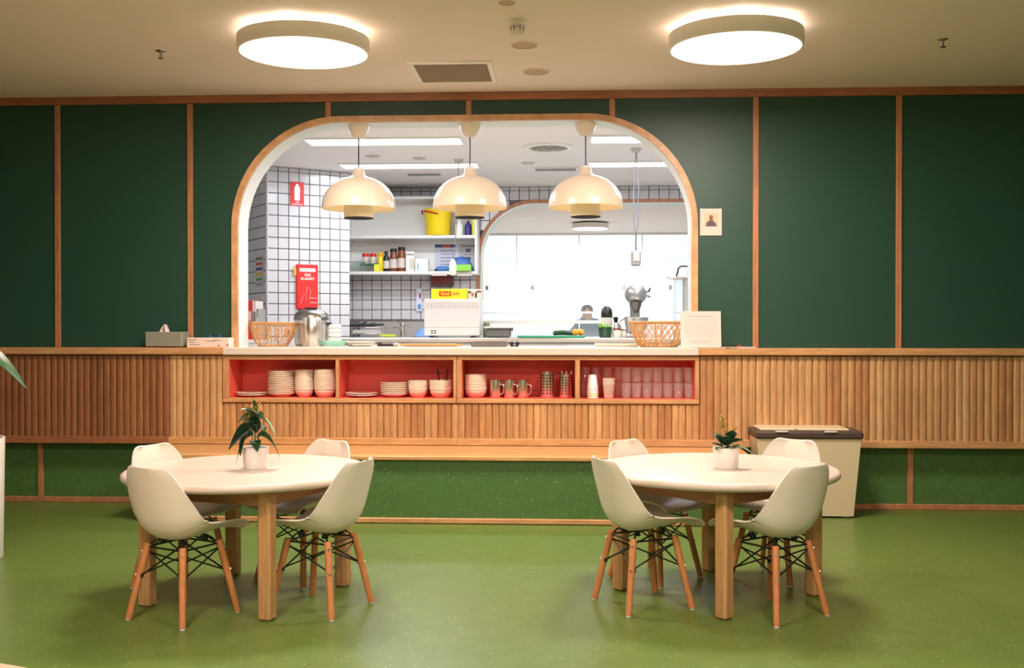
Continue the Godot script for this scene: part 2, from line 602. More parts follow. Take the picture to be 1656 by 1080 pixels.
	for k in range(1, ls.size() - 1):
		if ls[k] > -2.5 and ls[k] < 1.0: continue
		part("batten", span(ls[k] - 0.019, ls[k] + 0.019, 0.036, 0.410, 0.034, 0.047, 0.003), M.batten, lo)
	var ba := setting("baseboard_front")
	part("base_trim", span(X0, -2.66, 0.0, 0.036, 0.02, 0.052, 0.003), M.batten, ba)
	part("base_trim", span(1.10, X1, 0.0, 0.036, 0.02, 0.052, 0.003), M.batten, ba)

func tiled(called: String, a: Vector3, b: Vector3, y0: float, y1: float, t: float, holes := PackedVector2Array(), skip: Array = []) -> Node3D:
	# tiles on the left-hand side of the line a-b seen from above (facing the dining room), rows hung from the top
	var w := setting(called)
	var d := b - a
	var len := d.length()
	var nrm := Vector3(-d.z, 0, d.x).normalized()
	if nrm.z < 0: nrm = -nrm
	var basis := Basis(d.normalized(), Vector3.UP, d.normalized().cross(Vector3.UP))
	var tile := bx(Vector3(t - 0.008, t - 0.008, 0.012), 0.0015)
	var cut := bx(Vector3(t - 0.008, t * 0.4 - 0.006, 0.012), 0.0015)
	var rows := int((y1 - y0) / t)
	var cols := int(ceil(len / t - 0.05))
	var off: float = 0.4
	for r in rows + 1:
		var y := y1 - (r + off) * t + t * 0.5
		if r == 0: y = y1 - off * t * 0.5 - 0.001
		for c in cols:
			var s := (c + 0.5) * t
			var p := V(a.x + d.normalized().x * s, y)
			if s > len + t * 0.3 or y - t / 2 < y0 - 0.02: continue
			if holes.size() > 2 and Geometry2D.is_point_in_polygon(p, holes): continue
			var bad := false
			for k in skip:
				if p.x > k[0] and p.x < k[1] and p.y > k[2] and p.y < k[3]: bad = true
			if bad: continue
			var o := part("tile", cut if r == 0 else tile, M.tile, w)
			o.transform = Transform3D(basis, a + d.normalized() * s + Vector3(0, y, 0) + nrm * 0.003)
	return w

func build_kitchen() -> void:
	var c := setting("ceiling_kitchen")
	part("plaster", span(X0, X1, KC, CEIL + 0.1, -3.8, -0.22), M.kitchen_ceiling, c)
	var c2 := setting("ceiling_lounge")
	part("plaster", span(X0, X1, KC, CEIL + 0.1, -9.0, -3.8), M.kitchen_ceiling, c2)
	# tiled nib wall
	var C := Vector3(-2.645, 0, -2.1)
	var E := Vector3(-2.01, 0, -2.55)
	var B := Vector3(-3.25, 0, -2.95)
	var w := tiled("wall_nib", C, E, 0.9, KC, 0.0975)
	var nm := MB.new()
	nm.extrude(PackedVector2Array([V(C.x, -C.z), V(E.x, -E.z), V(-2.30, 3.6), V(-3.4, 3.6), V(B.x, -B.z)]), 0.0, KC, Transform3D(Basis(Vector3.RIGHT, Vector3.FORWARD, Vector3.UP), Vector3.ZERO))
	part("core", nm.mesh(), M.grout, w)
	tiled("wall_nib_side", B, C, 0.9, KC, 0.0975)
	var edge := setting("trim_3")
	part("corner_bead", span(C.x - 0.008, C.x + 0.008, 0.9, KC, C.z - 0.006, C.z + 0.012, 0.003), M.white, edge)
	# back wall with a second arched hatch to the lounge
	var hole := arch(-0.893, 3.0, 0.95, 2.43, 0.55)
	var outer := arch(-0.93, 3.04, 0.95, 2.467, 0.587)
	var wb := tiled("wall_kitchen_back", Vector3(-2.30, 0, -3.6), Vector3(3.4, 0, -3.6), 1.24, KC, 0.1, outer, [[-2.25, -0.9, 1.72, 2.47], [1.7, 4.0, 0.0, 3.0]])
	var mb := MB.new()
	for p in Geometry2D.clip_polygons(rect(-3.4, X1, 0.96, KC), hole): mb.extrude(p, -3.8, -3.6, Transform3D.IDENTITY, true)
	mb.box(Vector3((X1 - 3.4) / 2, 0.48, -3.7), Vector3(X1 + 3.4, 0.96, 0.2))
	part("core", mb.mesh(), M.grout, wb)
	var rim := MB.new()
	var po := arch(-0.93, 3.04, 0.95, 2.467, 0.587)
	var pi := arch(-0.893, 3.0, 0.95, 2.43, 0.55)
	pi.reverse()
	po.append_array(pi)
	rim.extrude(po, -3.6, -3.575, Transform3D.IDENTITY, true)
	var t := setting("trim_4")
	part("bent_rim", rim.mesh(), M.batten, t)
	var lin := MB.new()
	var p2 := arch(-0.893, 3.0, 0.95, 2.43, 0.55)
	var p3 := arch(-0.881, 2.988, 0.95, 2.418, 0.538)
	p3.reverse()
	p2.append_array(p3)
	lin.extrude(p2, -3.8, -3.576, Transform3D.IDENTITY, true)
	part("reveal", lin.mesh(), M.reveal_white, t)
	var wl := setting("wall_kitchen_left")
	part("plaster", span(-3.9, -3.8, 0, KC, -3.8, -0.22), M.kitchen_white, wl)
	var wr := setting("wall_kitchen_right")
	part("plaster", span(3.4, 3.5, 0, KC, -3.6, -0.22), M.kitchen_white, wr)
	# lounge end: glazed wall
	var wf := setting("wall_lounge_end")
	part("plaster", span(X0, -5.0, 0, KC, -9.0, -8.85), M.kitchen_white, wf)
	part("plaster", span(5.2, X1, 0, KC, -9.0, -8.85), M.kitchen_white, wf)
	var win := setting("window_1")
	var k := 0
	for x in [-4.55, -3.61, -2.67, -1.73, -0.79, 0.155, 1.10, 2.04, 2.98, 3.92, 4.86]:
		part("mullion", span(x - 0.007, x + 0.007, 0.0, KC, -8.93, -8.89, 0.003), M.white, win)
		if k > 0: part("pane", span(x - 0.94 + 0.007, x - 0.007, 0.05, KC - 0.002, -8.915, -8.907), M.window_glass, win)
		k += 1
	part("transom", span(-5.0, 5.2, 1.385, 1.415, -8.93, -8.89, 0.003), mat("transom_blue", rgb(206, 220, 232), 0.4), win)
	part("head_rail", span(-5.0, 5.2, KC - 0.03, KC, -8.95, -8.87), M.white, win)
	part("sill", span(-5.0, 5.2, 0.0, 0.05, -8.95, -8.87), M.white, win)
	for x in [-1.24, -0.55, 0.14, 0.83, 1.52]:
		part("clamp", span(x - 0.02, x + 0.02, 1.74, 1.81, -8.90, -8.86, 0.006), M.steel, win)
	# recessed light panels
	var n := 0
	var said := ["long light panel above the fire sign, nearer the hatch", "long light panel deeper in the kitchen behind the first two pendants", "light panel beside the round ceiling diffuser, nearer the hatch", "light panel deeper in the kitchen behind the third pendant"]
	for q in [[-2.0, -0.8, -1.08, -0.78], [-2.0, -0.78, -2.28, -2.0], [0.155, 1.355, -1.08, -0.78], [0.16, 1.36, -2.29, -2.01]]:
		var l := thing("ceiling_light_panel", said[n], "ceiling light", Vector3((q[0] + q[1]) / 2, KC, (q[2] + q[3]) / 2), 0, "kitchen ceiling light panels")
		n += 1
		var sx: float = q[1] - q[0]
		var sz: float = q[3] - q[2]
		var fr := MB.new()
		for s in [-1, 1]:
			fr.box(Vector3(0, -0.006, s * (sz / 2 - 0.008)), Vector3(sx, 0.012, 0.016), 0.002)
			fr.box(Vector3(s * (sx / 2 - 0.008), -0.006, 0), Vector3(0.016, 0.012, sz - 0.032), 0.002)
		part("frame", fr.mesh(), M.white, l)
		part("diffuser", bx(Vector3(sx - 0.034, 0.006, sz - 0.034), 0.0, Vector3(0, -0.004, 0)), M.panel_light, l)
		area("panel_lamp", Vector3(0, -0.014, 0), Vector2(sx - 0.05, sz - 0.05), PANEL_ENERGY, Color(0.93, 0.96, 1.0), l)
	# ceiling fittings of the kitchen
	var rd := thing("air_diffuser", "round grey air diffuser in the kitchen ceiling", "vent", Vector3(-0.16, KC, -1.25))
	part("ring", turned([V(0.15, -0.004), V(0.152, -0.018), V(0.19, -0.012), V(0.195, 0.0)], 32), M.white, rd)
	part("bowl", turned([V(0.0, -0.004), V(0.148, -0.004), V(0.148, -0.001), V(0.0, -0.001)], 32), M.vent_grey, rd)
	for j in 12:
		var blade := part("blade", bx(Vector3(0.11, 0.012, 0.004), 0.001, Vector3(0.085, -0.012, 0)), M.pale_grey, rd)
		blade.rotation.y = TAU * j / 12
	for q in [[-0.12, -2.38, 0.40, "rectangular air grille in kitchen ceiling beside the third pendant"], [-1.33, -2.62, 0.34, "darker air grille in kitchen ceiling above the yellow tub"]]:
		var gr := thing("air_grille", q[3], "vent", Vector3(q[0], KC, q[1]))
		part("frame", bx(Vector3(q[2], 0.012, 0.16), 0.003, Vector3(0, -0.006, 0)), M.white, gr)
		for j in 6: part("slat", bx(Vector3(q[2] - 0.04, 0.004, 0.014), 0.001, Vector3(0, -0.014, -0.055 + j * 0.022)), M.vent_grey, gr)
	for q in [[-1.62, -1.62, "small sprinkler dot in the kitchen ceiling behind first pendant cord"], [-1.25, -1.75, "flat round sensor plate in the kitchen ceiling between the first pendants"], [-0.35, -2.05, "flat round sensor plate in the kitchen ceiling beside the rectangular grille"]]:
		single("ceiling_sensor", turned([V(0.0, -0.012), V(0.05, -0.010), V(0.062, 0.0), V(0.0, 0.0)], 20), M.pale_grey, q[2], "sensor", Vector3(q[0], KC, q[1]))
	# two power points hanging from the ceiling
	for q in [[0.53, -1.38, 1.79, "grey box"], [-0.93, -1.85, 1.76, "white pear"]]:
		var h := thing("hanging_socket", "white hanging power socket on a cord before the kitchen shelves" if q[0] < 0 else "grey hanging power socket box on twin wires above the mixer", "power socket", Vector3(q[0], KC, q[1]), 0, "power sockets hung from the kitchen ceiling")
		var drop: float = KC - q[2]
		part("rose", turned([V(0.0, -0.03), V(0.03, -0.028), V(0.045, 0.0), V(0.0, 0.0)], 20), M.pale_grey, h)
		var cb := MB.new()
		if q[0] > 0:
			var pa: Array = []
			var pb: Array = []
			for j in 13:
				var s := j / 12.0
				pa.append(Vector3(-0.018 * sin(PI * minf(1.0, s * 1.1)) + 0.004 * sin(s * 25.0), -0.03 - s * (drop - 0.03), 0))
				pb.append(Vector3(0.02 * sin(PI * minf(1.0, s * 1.05)) + 0.004 * sin(s * 19.0 + 1.0), -0.03 - s * (drop - 0.03), 0.01))
			cb.tube(pa, 0.0045, 0.0045, 6)
			cb.tube(pb, 0.0045, 0.0045, 6)
			part("cord", cb.mesh(), M.cord_grey, h)
			part("socket_box", bx(Vector3(0.075, 0.12, 0.06), 0.012, Vector3(0.0, -drop - 0.06, 0)), M.socket_grey, h)
			part("socket_face", bx(Vector3(0.05, 0.07, 0.006), 0.004, Vector3(0.003, -drop - 0.05, 0.032)), M.pale_grey, h)
		else:
			cb.tube([Vector3(0, -0.03, 0), Vector3(-0.005, -drop * 0.5, 0), Vector3(-0.045, -drop, 0)], 0.004, 0.004, 6)
			part("cord", cb.mesh(), M.cord_grey, h)
			part("socket_body", turned([V(0.0, -0.14), V(0.024, -0.135), V(0.032, -0.09), V(0.026, -0.03), V(0.012, 0.0), V(0.0, 0.0)], 20), M.plastic_white, h, Vector3(-0.05, -drop, 0))
			var pl := MB.new()
			pl.tube([Vector3(-0.05, -drop - 0.14, 0), Vector3(-0.056, -drop - 0.17, 0), Vector3(-0.075, -drop - 0.27, 0)], 0.007, 0.004, 6)
			part("plug_lead", pl.mesh(), M.black, h)
	# benches
	var isl := thing("kitchen_island", "stainless kitchen bench just behind the serving counter", "bench", Vector3(-0.1, 0, -1.6))
	part("worktop", bx(Vector3(3.4, 0.035, 0.8), 0.006, Vector3(0, 1.0825, 0)), M.steel, isl)
	part("cabinet", bx(Vector3(3.3, 1.06, 0.7), 0.0, Vector3(0, 0.53, 0)), M.kitchen_white, isl)
	var bb := thing("sink_bench", "stainless sink bench under the tiled splashback", "bench", Vector3(-1.52, 0, -3.3))
	part("worktop", bx(Vector3(1.20, 0.03, 0.56), 0.004, Vector3(0, 1.075, 0)), M.steel, bb)
	part("cabinet", bx(Vector3(1.20, 1.06, 0.5), 0.0, Vector3(0, 0.53, 0)), M.dark_steel, bb)
	part("splashback", bx(Vector3(1.20, 0.15, 0.012), 0.002, Vector3(0, 1.165, -0.284)), mat("splash_grey", rgb(166, 160, 154), 0.35), bb)
	var rb := thing("side_bench", "white bench along the back of the kitchen below the lounge hatch", "bench", Vector3(1.2, 0, -3.35))
	part("worktop", bx(Vector3(4.1, 0.03, 0.48), 0.004, Vector3(0, 0.985, 0)), M.white, rb)
	part("cabinet", bx(Vector3(4.1, 0.97, 0.44), 0.0, Vector3(0, 0.485, 0)), M.kitchen_white, rb)
	var lc := thing("tall_counter", "dim side counter behind the rattan basket with serving books", "counter", Vector3(-2.86, 0, -1.85))
	part("worktop", bx(Vector3(0.48, 0.03, 0.30), 0.004, Vector3(0, 1.065, 0)), M.white, lc)
	part("cabinet", bx(Vector3(0.46, 1.05, 0.28), 0.0, Vector3(0, 0.525, 0)), M.kitchen_white, lc)

func round_lamp(at: Vector3, label: String) -> void:
	var l := thing("ceiling_lamp", label, "ceiling lamp", at, 0, "round ceiling lamps of the dining room")
	var R := 0.345
	part("body", turned([V(R - 0.012, -0.118), V(R, -0.115), V(R, -0.040), V(R - 0.004, -0.038), V(0.0, -0.038)], 64), M.lamp_body, l)
	part("stem", turned([V(0.0, -0.038), V(0.12, -0.038), V(0.12, 0.0), V(0.0, 0.0)], 24), M.lamp_body, l)
	part("diffuser", turned([V(0.0, -0.116), V(R - 0.012, -0.116), V(R - 0.012, -0.108), V(0.0, -0.108)], 64), M.lamp_disc, l)
	part("halo_ring", turned([V(R - 0.10, -0.037), V(R - 0.055, -0.037), V(R - 0.055, -0.030), V(R - 0.10, -0.030), V(R - 0.10, -0.037)], 64), M.lamp_halo, l)
	area("disc_lamp", Vector3(0, -0.122, 0), Vector2(0.48, 0.48), LAMP_ENERGY, Color(1.0, 0.915, 0.865), l)
	for k in 8:
		var o := OmniLight3D.new()
		o.name = "halo_lamp"
		o.light_energy = 0.022
		o.light_color = Color(1.0, 0.915, 0.865)
		o.light_size = 0.01
		o.omni_range = 14.0
		o.omni_attenuation = 2.0
		o.shadow_enabled = true
		l.add_child(o, true)
		o.position = Vector3(cos(TAU * k / 8) * (R - 0.075), -0.018, sin(TAU * k / 8) * (R - 0.075))

func build_ceiling_things() -> void:
	round_lamp(Vector3(-1.40, CEIL, 1.50), "round white ceiling lamp with a glowing halo over the first table")
	round_lamp(Vector3(0.865, CEIL, 1.47), "round white ceiling lamp with a glowing halo nearest the framed print")
	round_lamp(Vector3(-1.40, CEIL, 4.7), "round white ceiling lamp above the walkway, in line with the first table")
	round_lamp(Vector3(0.865, CEIL, 4.7), "round white ceiling lamp above the walkway, in line with the second table")
	round_lamp(Vector3(-1.40, CEIL, 7.9), "added unseen fill lamp at the rear of the room, in line with the first table")  # unseen rearmost pair, added to raise frontal light on the chair backs
	round_lamp(Vector3(0.865, CEIL, 7.9), "added unseen fill lamp at the rear of the room, in line with the second table")  # second lamp of the added pair, also out of view
	for q in [[-2.306, 1.16, "small ceiling sprinkler beyond the lamp over the first table"], [2.026, 1.167, "small ceiling sprinkler beyond the lamp nearest the print"]]:
		var s := thing("sprinkler", q[2], "sprinkler", Vector3(q[0], CEIL, q[1]), 0, "ceiling sprinklers")
		part("plate", turned([V(0.0, -0.005), V(0.024, -0.004), V(0.029, 0.0), V(0.0, 0.0)], 20), M.steel, s)
		part("head", turned([V(0.0, -0.045), V(0.014, -0.045), V(0.014, -0.040), V(0.005, -0.038), V(0.006, -0.006), V(0.0, -0.006)], 14), M.dark_steel, s)
	var d := thing("smoke_detector", "white smoke detector on the ceiling between the two lamps", "smoke detector", Vector3(-0.265, CEIL, 1.62))
	part("base", turned([V(0.0, -0.028), V(0.050, -0.026), V(0.056, 0.0), V(0.0, 0.0)], 28), M.plastic_white, d)
	part("cap", turned([V(0.0, -0.070), V(0.026, -0.068), V(0.034, -0.060), V(0.034, -0.050), V(0.0, -0.050)], 24), M.plastic_white, d)
	for k in 6: part("rib", bx(Vector3(0.006, 0.024, 0.008), 0.001, Vector3(cos(TAU * k / 6) * 0.032, -0.039, sin(TAU * k / 6) * 0.032)), M.vent_dark, d)
	for q in [[-0.247, 1.18, 0.08, "flat ceiling disc beside the smoke detector"], [-0.199, 0.57, 0.087, "flat ceiling disc nearest the green wall beside the grille"], [-0.298, 1.95, 0.05, "flat ceiling disc at the top edge above the smoke detector"]]:
		var s2 := thing("ceiling_speaker", q[3], "speaker", Vector3(q[0], CEIL, q[1]))
		part("rim", turned([V(q[2] - 0.008, -0.006), V(q[2] - 0.002, -0.006), V(q[2], 0.0), V(q[2] - 0.008, 0.0)], 32), M.ceiling_paint, s2)
		part("mesh_cover", turned([V(0.0, -0.004), V(q[2] - 0.008, -0.004), V(q[2] - 0.008, 0.0), V(0.0, 0.0)], 32), M.speaker_mesh, s2)
	var v := thing("air_grille", "square air grille in the dining ceiling between the two lamps", "vent", Vector3(-0.705, CEIL, 0.575))
	var fr := MB.new()
	for s in [-1, 1]:
		fr.box(Vector3(0, -0.006, s * 0.245), Vector3(0.50, 0.012, 0.03), 0.003)
		fr.box(Vector3(s * 0.235, -0.006, 0), Vector3(0.03, 0.012, 0.46), 0.003)
	part("frame", fr.mesh(), M.lamp_body, v)
	part("backing", bx(Vector3(0.44, 0.003, 0.46), 0.0, Vector3(0, -0.0015, 0)), M.vent_dark, v)
	for k in 16: part("slat", bx(Vector3(0.44, 0.003, 0.016), 0.0005, Vector3(0, -0.0065, -0.215 + k * 0.0287)), M.vent_dark, v)

func build_pendants() -> void:
	var xs := [-1.43, -0.67, 0.112]
	var said := ["cream dome pendant lamp in the hatch, nearest the tiled corner", "cream dome pendant lamp in the middle of the hatch", "cream dome pendant lamp in the hatch, nearest the framed print"]
	var first: Node3D = null
	for k in 3:
		if first:
			copy(first, "pendant_lamp", said[k], Vector3(xs[k], ATOP - 0.04, -0.10))
			continue
		var p := thing("pendant_lamp", said[k], "pendant lamp", Vector3(xs[k], ATOP - 0.04, -0.10), 0, "dome pendant lamps in the serving hatch")
		first = p
		part("ceiling_rose", turned([V(0.0, -0.090), V(0.026, -0.088), V(0.042, -0.078), V(0.056, -0.056), V(0.068, -0.026), V(0.074, -0.006), V(0.074, 0.0), V(0.0, 0.0)], 32), M.pendant_cream, p)
		var cd := MB.new()
		cd.tube([Vector3(0, -0.086, 0), Vector3(0, -0.292, 0)], 0.0052, 0.0045, 8)
		part("cord", cd.mesh(), M.black_wire, p)
		# dome: outer and inner skin
		var pr: Array = []
		var R := 0.252
		var H := 0.222
		for j in 15:
			var a := PI / 2 * j / 14.0
			pr.append(V(pow(cos(a), 0.92) * R, -0.570 + pow(sin(a), 0.96) * H))
		pr = pr.filter(func(q): return q.x > 0.046)
		pr.append_array([V(0.042, -0.338), V(0.037, -0.306), V(0.0, -0.304)])
		part("dome", turned(pr, 48), M.pendant_cream, p)
		var inn: Array = [V(0.0, -0.354)]
		for j in range(13, -1, -1):
			var a := PI / 2 * j / 14.0
			inn.append(V(pow(cos(a), 0.92) * (R - 0.004), -0.570 + pow(sin(a), 0.96) * (H - 0.004)))
		inn.append(V(R, -0.570))
		part("dome_lining", turned(inn, 48), M.pendant_inside, p)
		part("collar", turned([V(0.028, -0.306), V(0.029, -0.294), V(0.024, -0.288), V(0.0, -0.288)], 24), M.white, p)
		part("glare_sleeve", turned([V(0.097, -0.632), V(0.100, -0.632), V(0.100, -0.515), V(0.097, -0.515), V(0.097, -0.632)], 40), M.pendant_inside, p)
		part("glare_cap", turned([V(0.0, -0.634), V(0.1005, -0.634), V(0.1005, -0.630), V(0.0, -0.630)], 40), M.matt_black, p)
		var bl := part("bulb", turned([V(0.0, -0.515), V(0.024, -0.500), V(0.030, -0.480), V(0.024, -0.455), V(0.012, -0.435), V(0.012, -0.400), V(0.0, -0.400)], 20), M.bulb, p)
		var o := OmniLight3D.new()
		o.name = "bulb_light"
		o.light_energy = 0.012
		o.light_color = Color(1.0, 0.84, 0.58)
		o.light_size = 0.025
		o.omni_range = 14.0
		o.omni_attenuation = 2.0
		o.shadow_enabled = true
		bl.add_child(o)
		o.position = Vector3(0, -0.48, 0)

# ---------------------------------------------------------------- counter, cubbies, bench
func build_serving_furniture() -> void:
	var ct := thing("serving_counter", "cream stone serving counter running through the kitchen hatch", "counter", Vector3(-0.7245, 1.0, 0))
	part("slab", span(-1.5605, 1.5615, 0.003, 0.05, -0.76, 0.172, 0.004), M.stone, ct)
	part("support", span(-1.5, 1.5, -1.0, 0.003, -0.74, -0.23), M.kitchen_white, ct)
	var n := 0
	for q in [[-2.292, -0.735, [-2.25, -1.536, -1.511, -0.757], "red lined open cubby unit holding plates and stacked bowls"], [-0.733, 0.842, [-0.70, 0.04, 0.072, 0.815], "red lined open cubby unit holding steel mugs and drinking glasses"]]:
		var u := thing("cubby_unit", q[3], "shelf", Vector3((q[0] + q[1]) / 2, 0.686, 0), 0, "open cubby units under the counter")
		var ox: float = -(q[0] + q[1]) / 2
		var a: float = q[0] + ox
		var b: float = q[1] + ox
		var y0 := 0.032
		var y1 := 0.285
		var i: Array = q[2]
		var x1: float = i[0] + ox
		var x2: float = i[1] + ox
		var x3: float = i[2] + ox
		var x4: float = i[3] + ox
		part("back_panel", span(a, b, 0.0, 0.314, -0.168, -0.150), M.red_lining, u)
		part("bottom_panel", span(a, b, 0.002, y0, -0.150, 0.128), M.red_lining, u)
		part("top_panel", span(a, b, y1, 0.312, -0.150, 0.128), M.red_lining, u)
		part("side_panel", span(a, x1, y0, y1, -0.150, 0.128), M.red_lining, u)
		part("side_panel", span(x4, b, y0, y1, -0.150, 0.128), M.red_lining, u)
		part("divider", span(x2, x3, y0, y1, -0.150, 0.128), M.red_lining, u)
		part("edging", span(a, b, 0.002, y0, 0.128, 0.150, 0.003), M.oak_side, u)
		part("edging", span(a, b, y1, 0.312, 0.128, 0.150, 0.003), M.oak_side, u)
		part("edging", span(a, x1, y0, y1, 0.128, 0.150, 0.003), M.oak_up, u)
		part("edging", span(x4, b, y0, y1, 0.128, 0.150, 0.003), M.oak_up, u)
		part("edging", span(x2, x3, y0, y1, 0.128, 0.150, 0.003), M.oak_up, u)
		n += 1
	var be := thing("wall_bench", "long wooden wall bench with green speckled front", "bench", Vector3(-0.78, 0, 0))
	part("seat_board", span(-1.88, 1.88, 0.385, 0.41, 0.154, 0.43, 0.003), M.oak_seat, be)
	part("seat_board", span(-1.88, 1.88, 0.385, 0.41, 0.432, 0.72, 0.004), M.oak_seat, be)
	part("front_panel", span(-1.86, 1.86, 0.03, 0.384, 0.66, 0.69), M.vinyl_wall, be)
	part("end_panel", span(-1.86, -1.83, 0.0, 0.384, 0.06, 0.66), M.vinyl_wall, be)
	part("end_panel", span(1.83, 1.86, 0.0, 0.384, 0.06, 0.66), M.vinyl_wall, be)
	part("base_trim", span(-1.86, -0.08, 0.004, 0.034, 0.66, 0.708, 0.003), M.oak_side, be)
	part("base_trim", span(-0.08, 1.86, 0.004, 0.034, 0.66, 0.708, 0.003), M.oak_side, be)
	var bn := thing("double_bin", "cream two lid bin with a brown rim beside the bench", "bin", Vector3(1.485, 0, 0.255), 0.0)
	var body := MB.new()
	var lo := [Vector2(-0.28, -0.12), Vector2(0.28, 0.12)]
	var hi := [Vector2(-0.315, -0.15), Vector2(0.315, 0.15)]
	var mid := Vector3(0, 0.25, 0)
	var B := func(s: float, t: float, y: float) -> Vector3:
		var k := y / 0.50
		return Vector3(s * lerpf(0.278, 0.318, k), y, t * lerpf(0.125, 0.155, k))
	for s in [-1.0, 1.0]:
		body.face_out([B.call(s, -1, 0.012), B.call(s, 1, 0.012), B.call(s, 1, 0.5), B.call(s, -1, 0.5)], mid)
		body.face_out([B.call(-1, s, 0.012), B.call(1, s, 0.012), B.call(1, s, 0.5), B.call(-1, s, 0.5)], mid)
	body.face_out([B.call(-1, -1, 0.012), B.call(1, -1, 0.012), B.call(1, 1, 0.012), B.call(-1, 1, 0.012)], mid)
	part("body", body.mesh(), M.bin_cream, bn)
	for s in [-1, 1]: part("foot", bx(Vector3(0.05, 0.014, 0.20), 0.003, Vector3(s * 0.24, 0.007, 0)), M.bin_cream, bn)
	part("rim", bx(Vector3(0.662, 0.052, 0.335), 0.014, Vector3(0, 0.518, 0)), M.bin_brown, bn)
	for q in [[-0.185, 0.22, -0.17], [0.095, 0.32, 0.13]]:
		var lid := part("lid", bx(Vector3(q[1], 0.014, 0.28), 0.006, Vector3(q[0], 0.548, -0.01)), M.bin_cream, bn)
		part("catch", bx(Vector3(0.08, 0.012, 0.02), 0.004, Vector3(q[2], 0.540, 0.166)), M.pale_grey, lid)

# ---------------------------------------------------------------- crockery
const ORD := ["first", "second", "third", "fourth", "fifth", "sixth", "seventh", "eighth", "ninth", "tenth", "eleventh", "twelfth", "thirteenth", "fourteenth"]

func dish(kind: String, r: float, h: float, pink: bool) -> Node3D:
	var o := Node3D.new()
	var pr: Array = [V(0.0, 0.0), V(r * 0.55, 0.0), V(r * 0.60, 0.003)]
	if kind == "plate":
		pr.append_array([V(r * 0.70, h * 0.35), V(r * 0.93, h * 0.72), V(r * 0.995, h - 0.0045), V(r, h - 0.002), V(r * 0.995, h), V(r * 0.95, h), V(r * 0.68, h * 0.55), V(r * 0.55, 0.004), V(0.0, 0.004)])
	else:
		pr.append_array([V(r * 0.78, h * 0.26), V(r * 0.90, h * 0.55), V(r * 0.935, h - 0.008), V(r * 0.995, h - 0.0055), V(r, h - 0.003), V(r * 0.99, h), V(r * 0.93, h), V(r * 0.86, h * 0.55), V(r * 0.72, h * 0.28), V(r * 0.5, 0.006), V(0.0, 0.006)])
	var m := part(kind, turned(pr, 28), M.ceramic, o)
	m.name = "body"
	if pink:
		var cp: Array = [V(r * 0.56, -0.0006), V(r * 0.606, 0.0025)]
		if kind == "plate": cp.append_array([V(r * 0.706, h * 0.33), V(r * 0.90, h * 0.66), V(r * 0.896, h * 0.68)])
		else: cp.append_array([V(r * 0.788, h * 0.255), V(r * 0.908, h * 0.55), V(r * 0.922, h * 0.68), V(r * 0.918, h * 0.69)])
		part("glazed_underside", turned(cp, 28), M.coral, o)
	return o

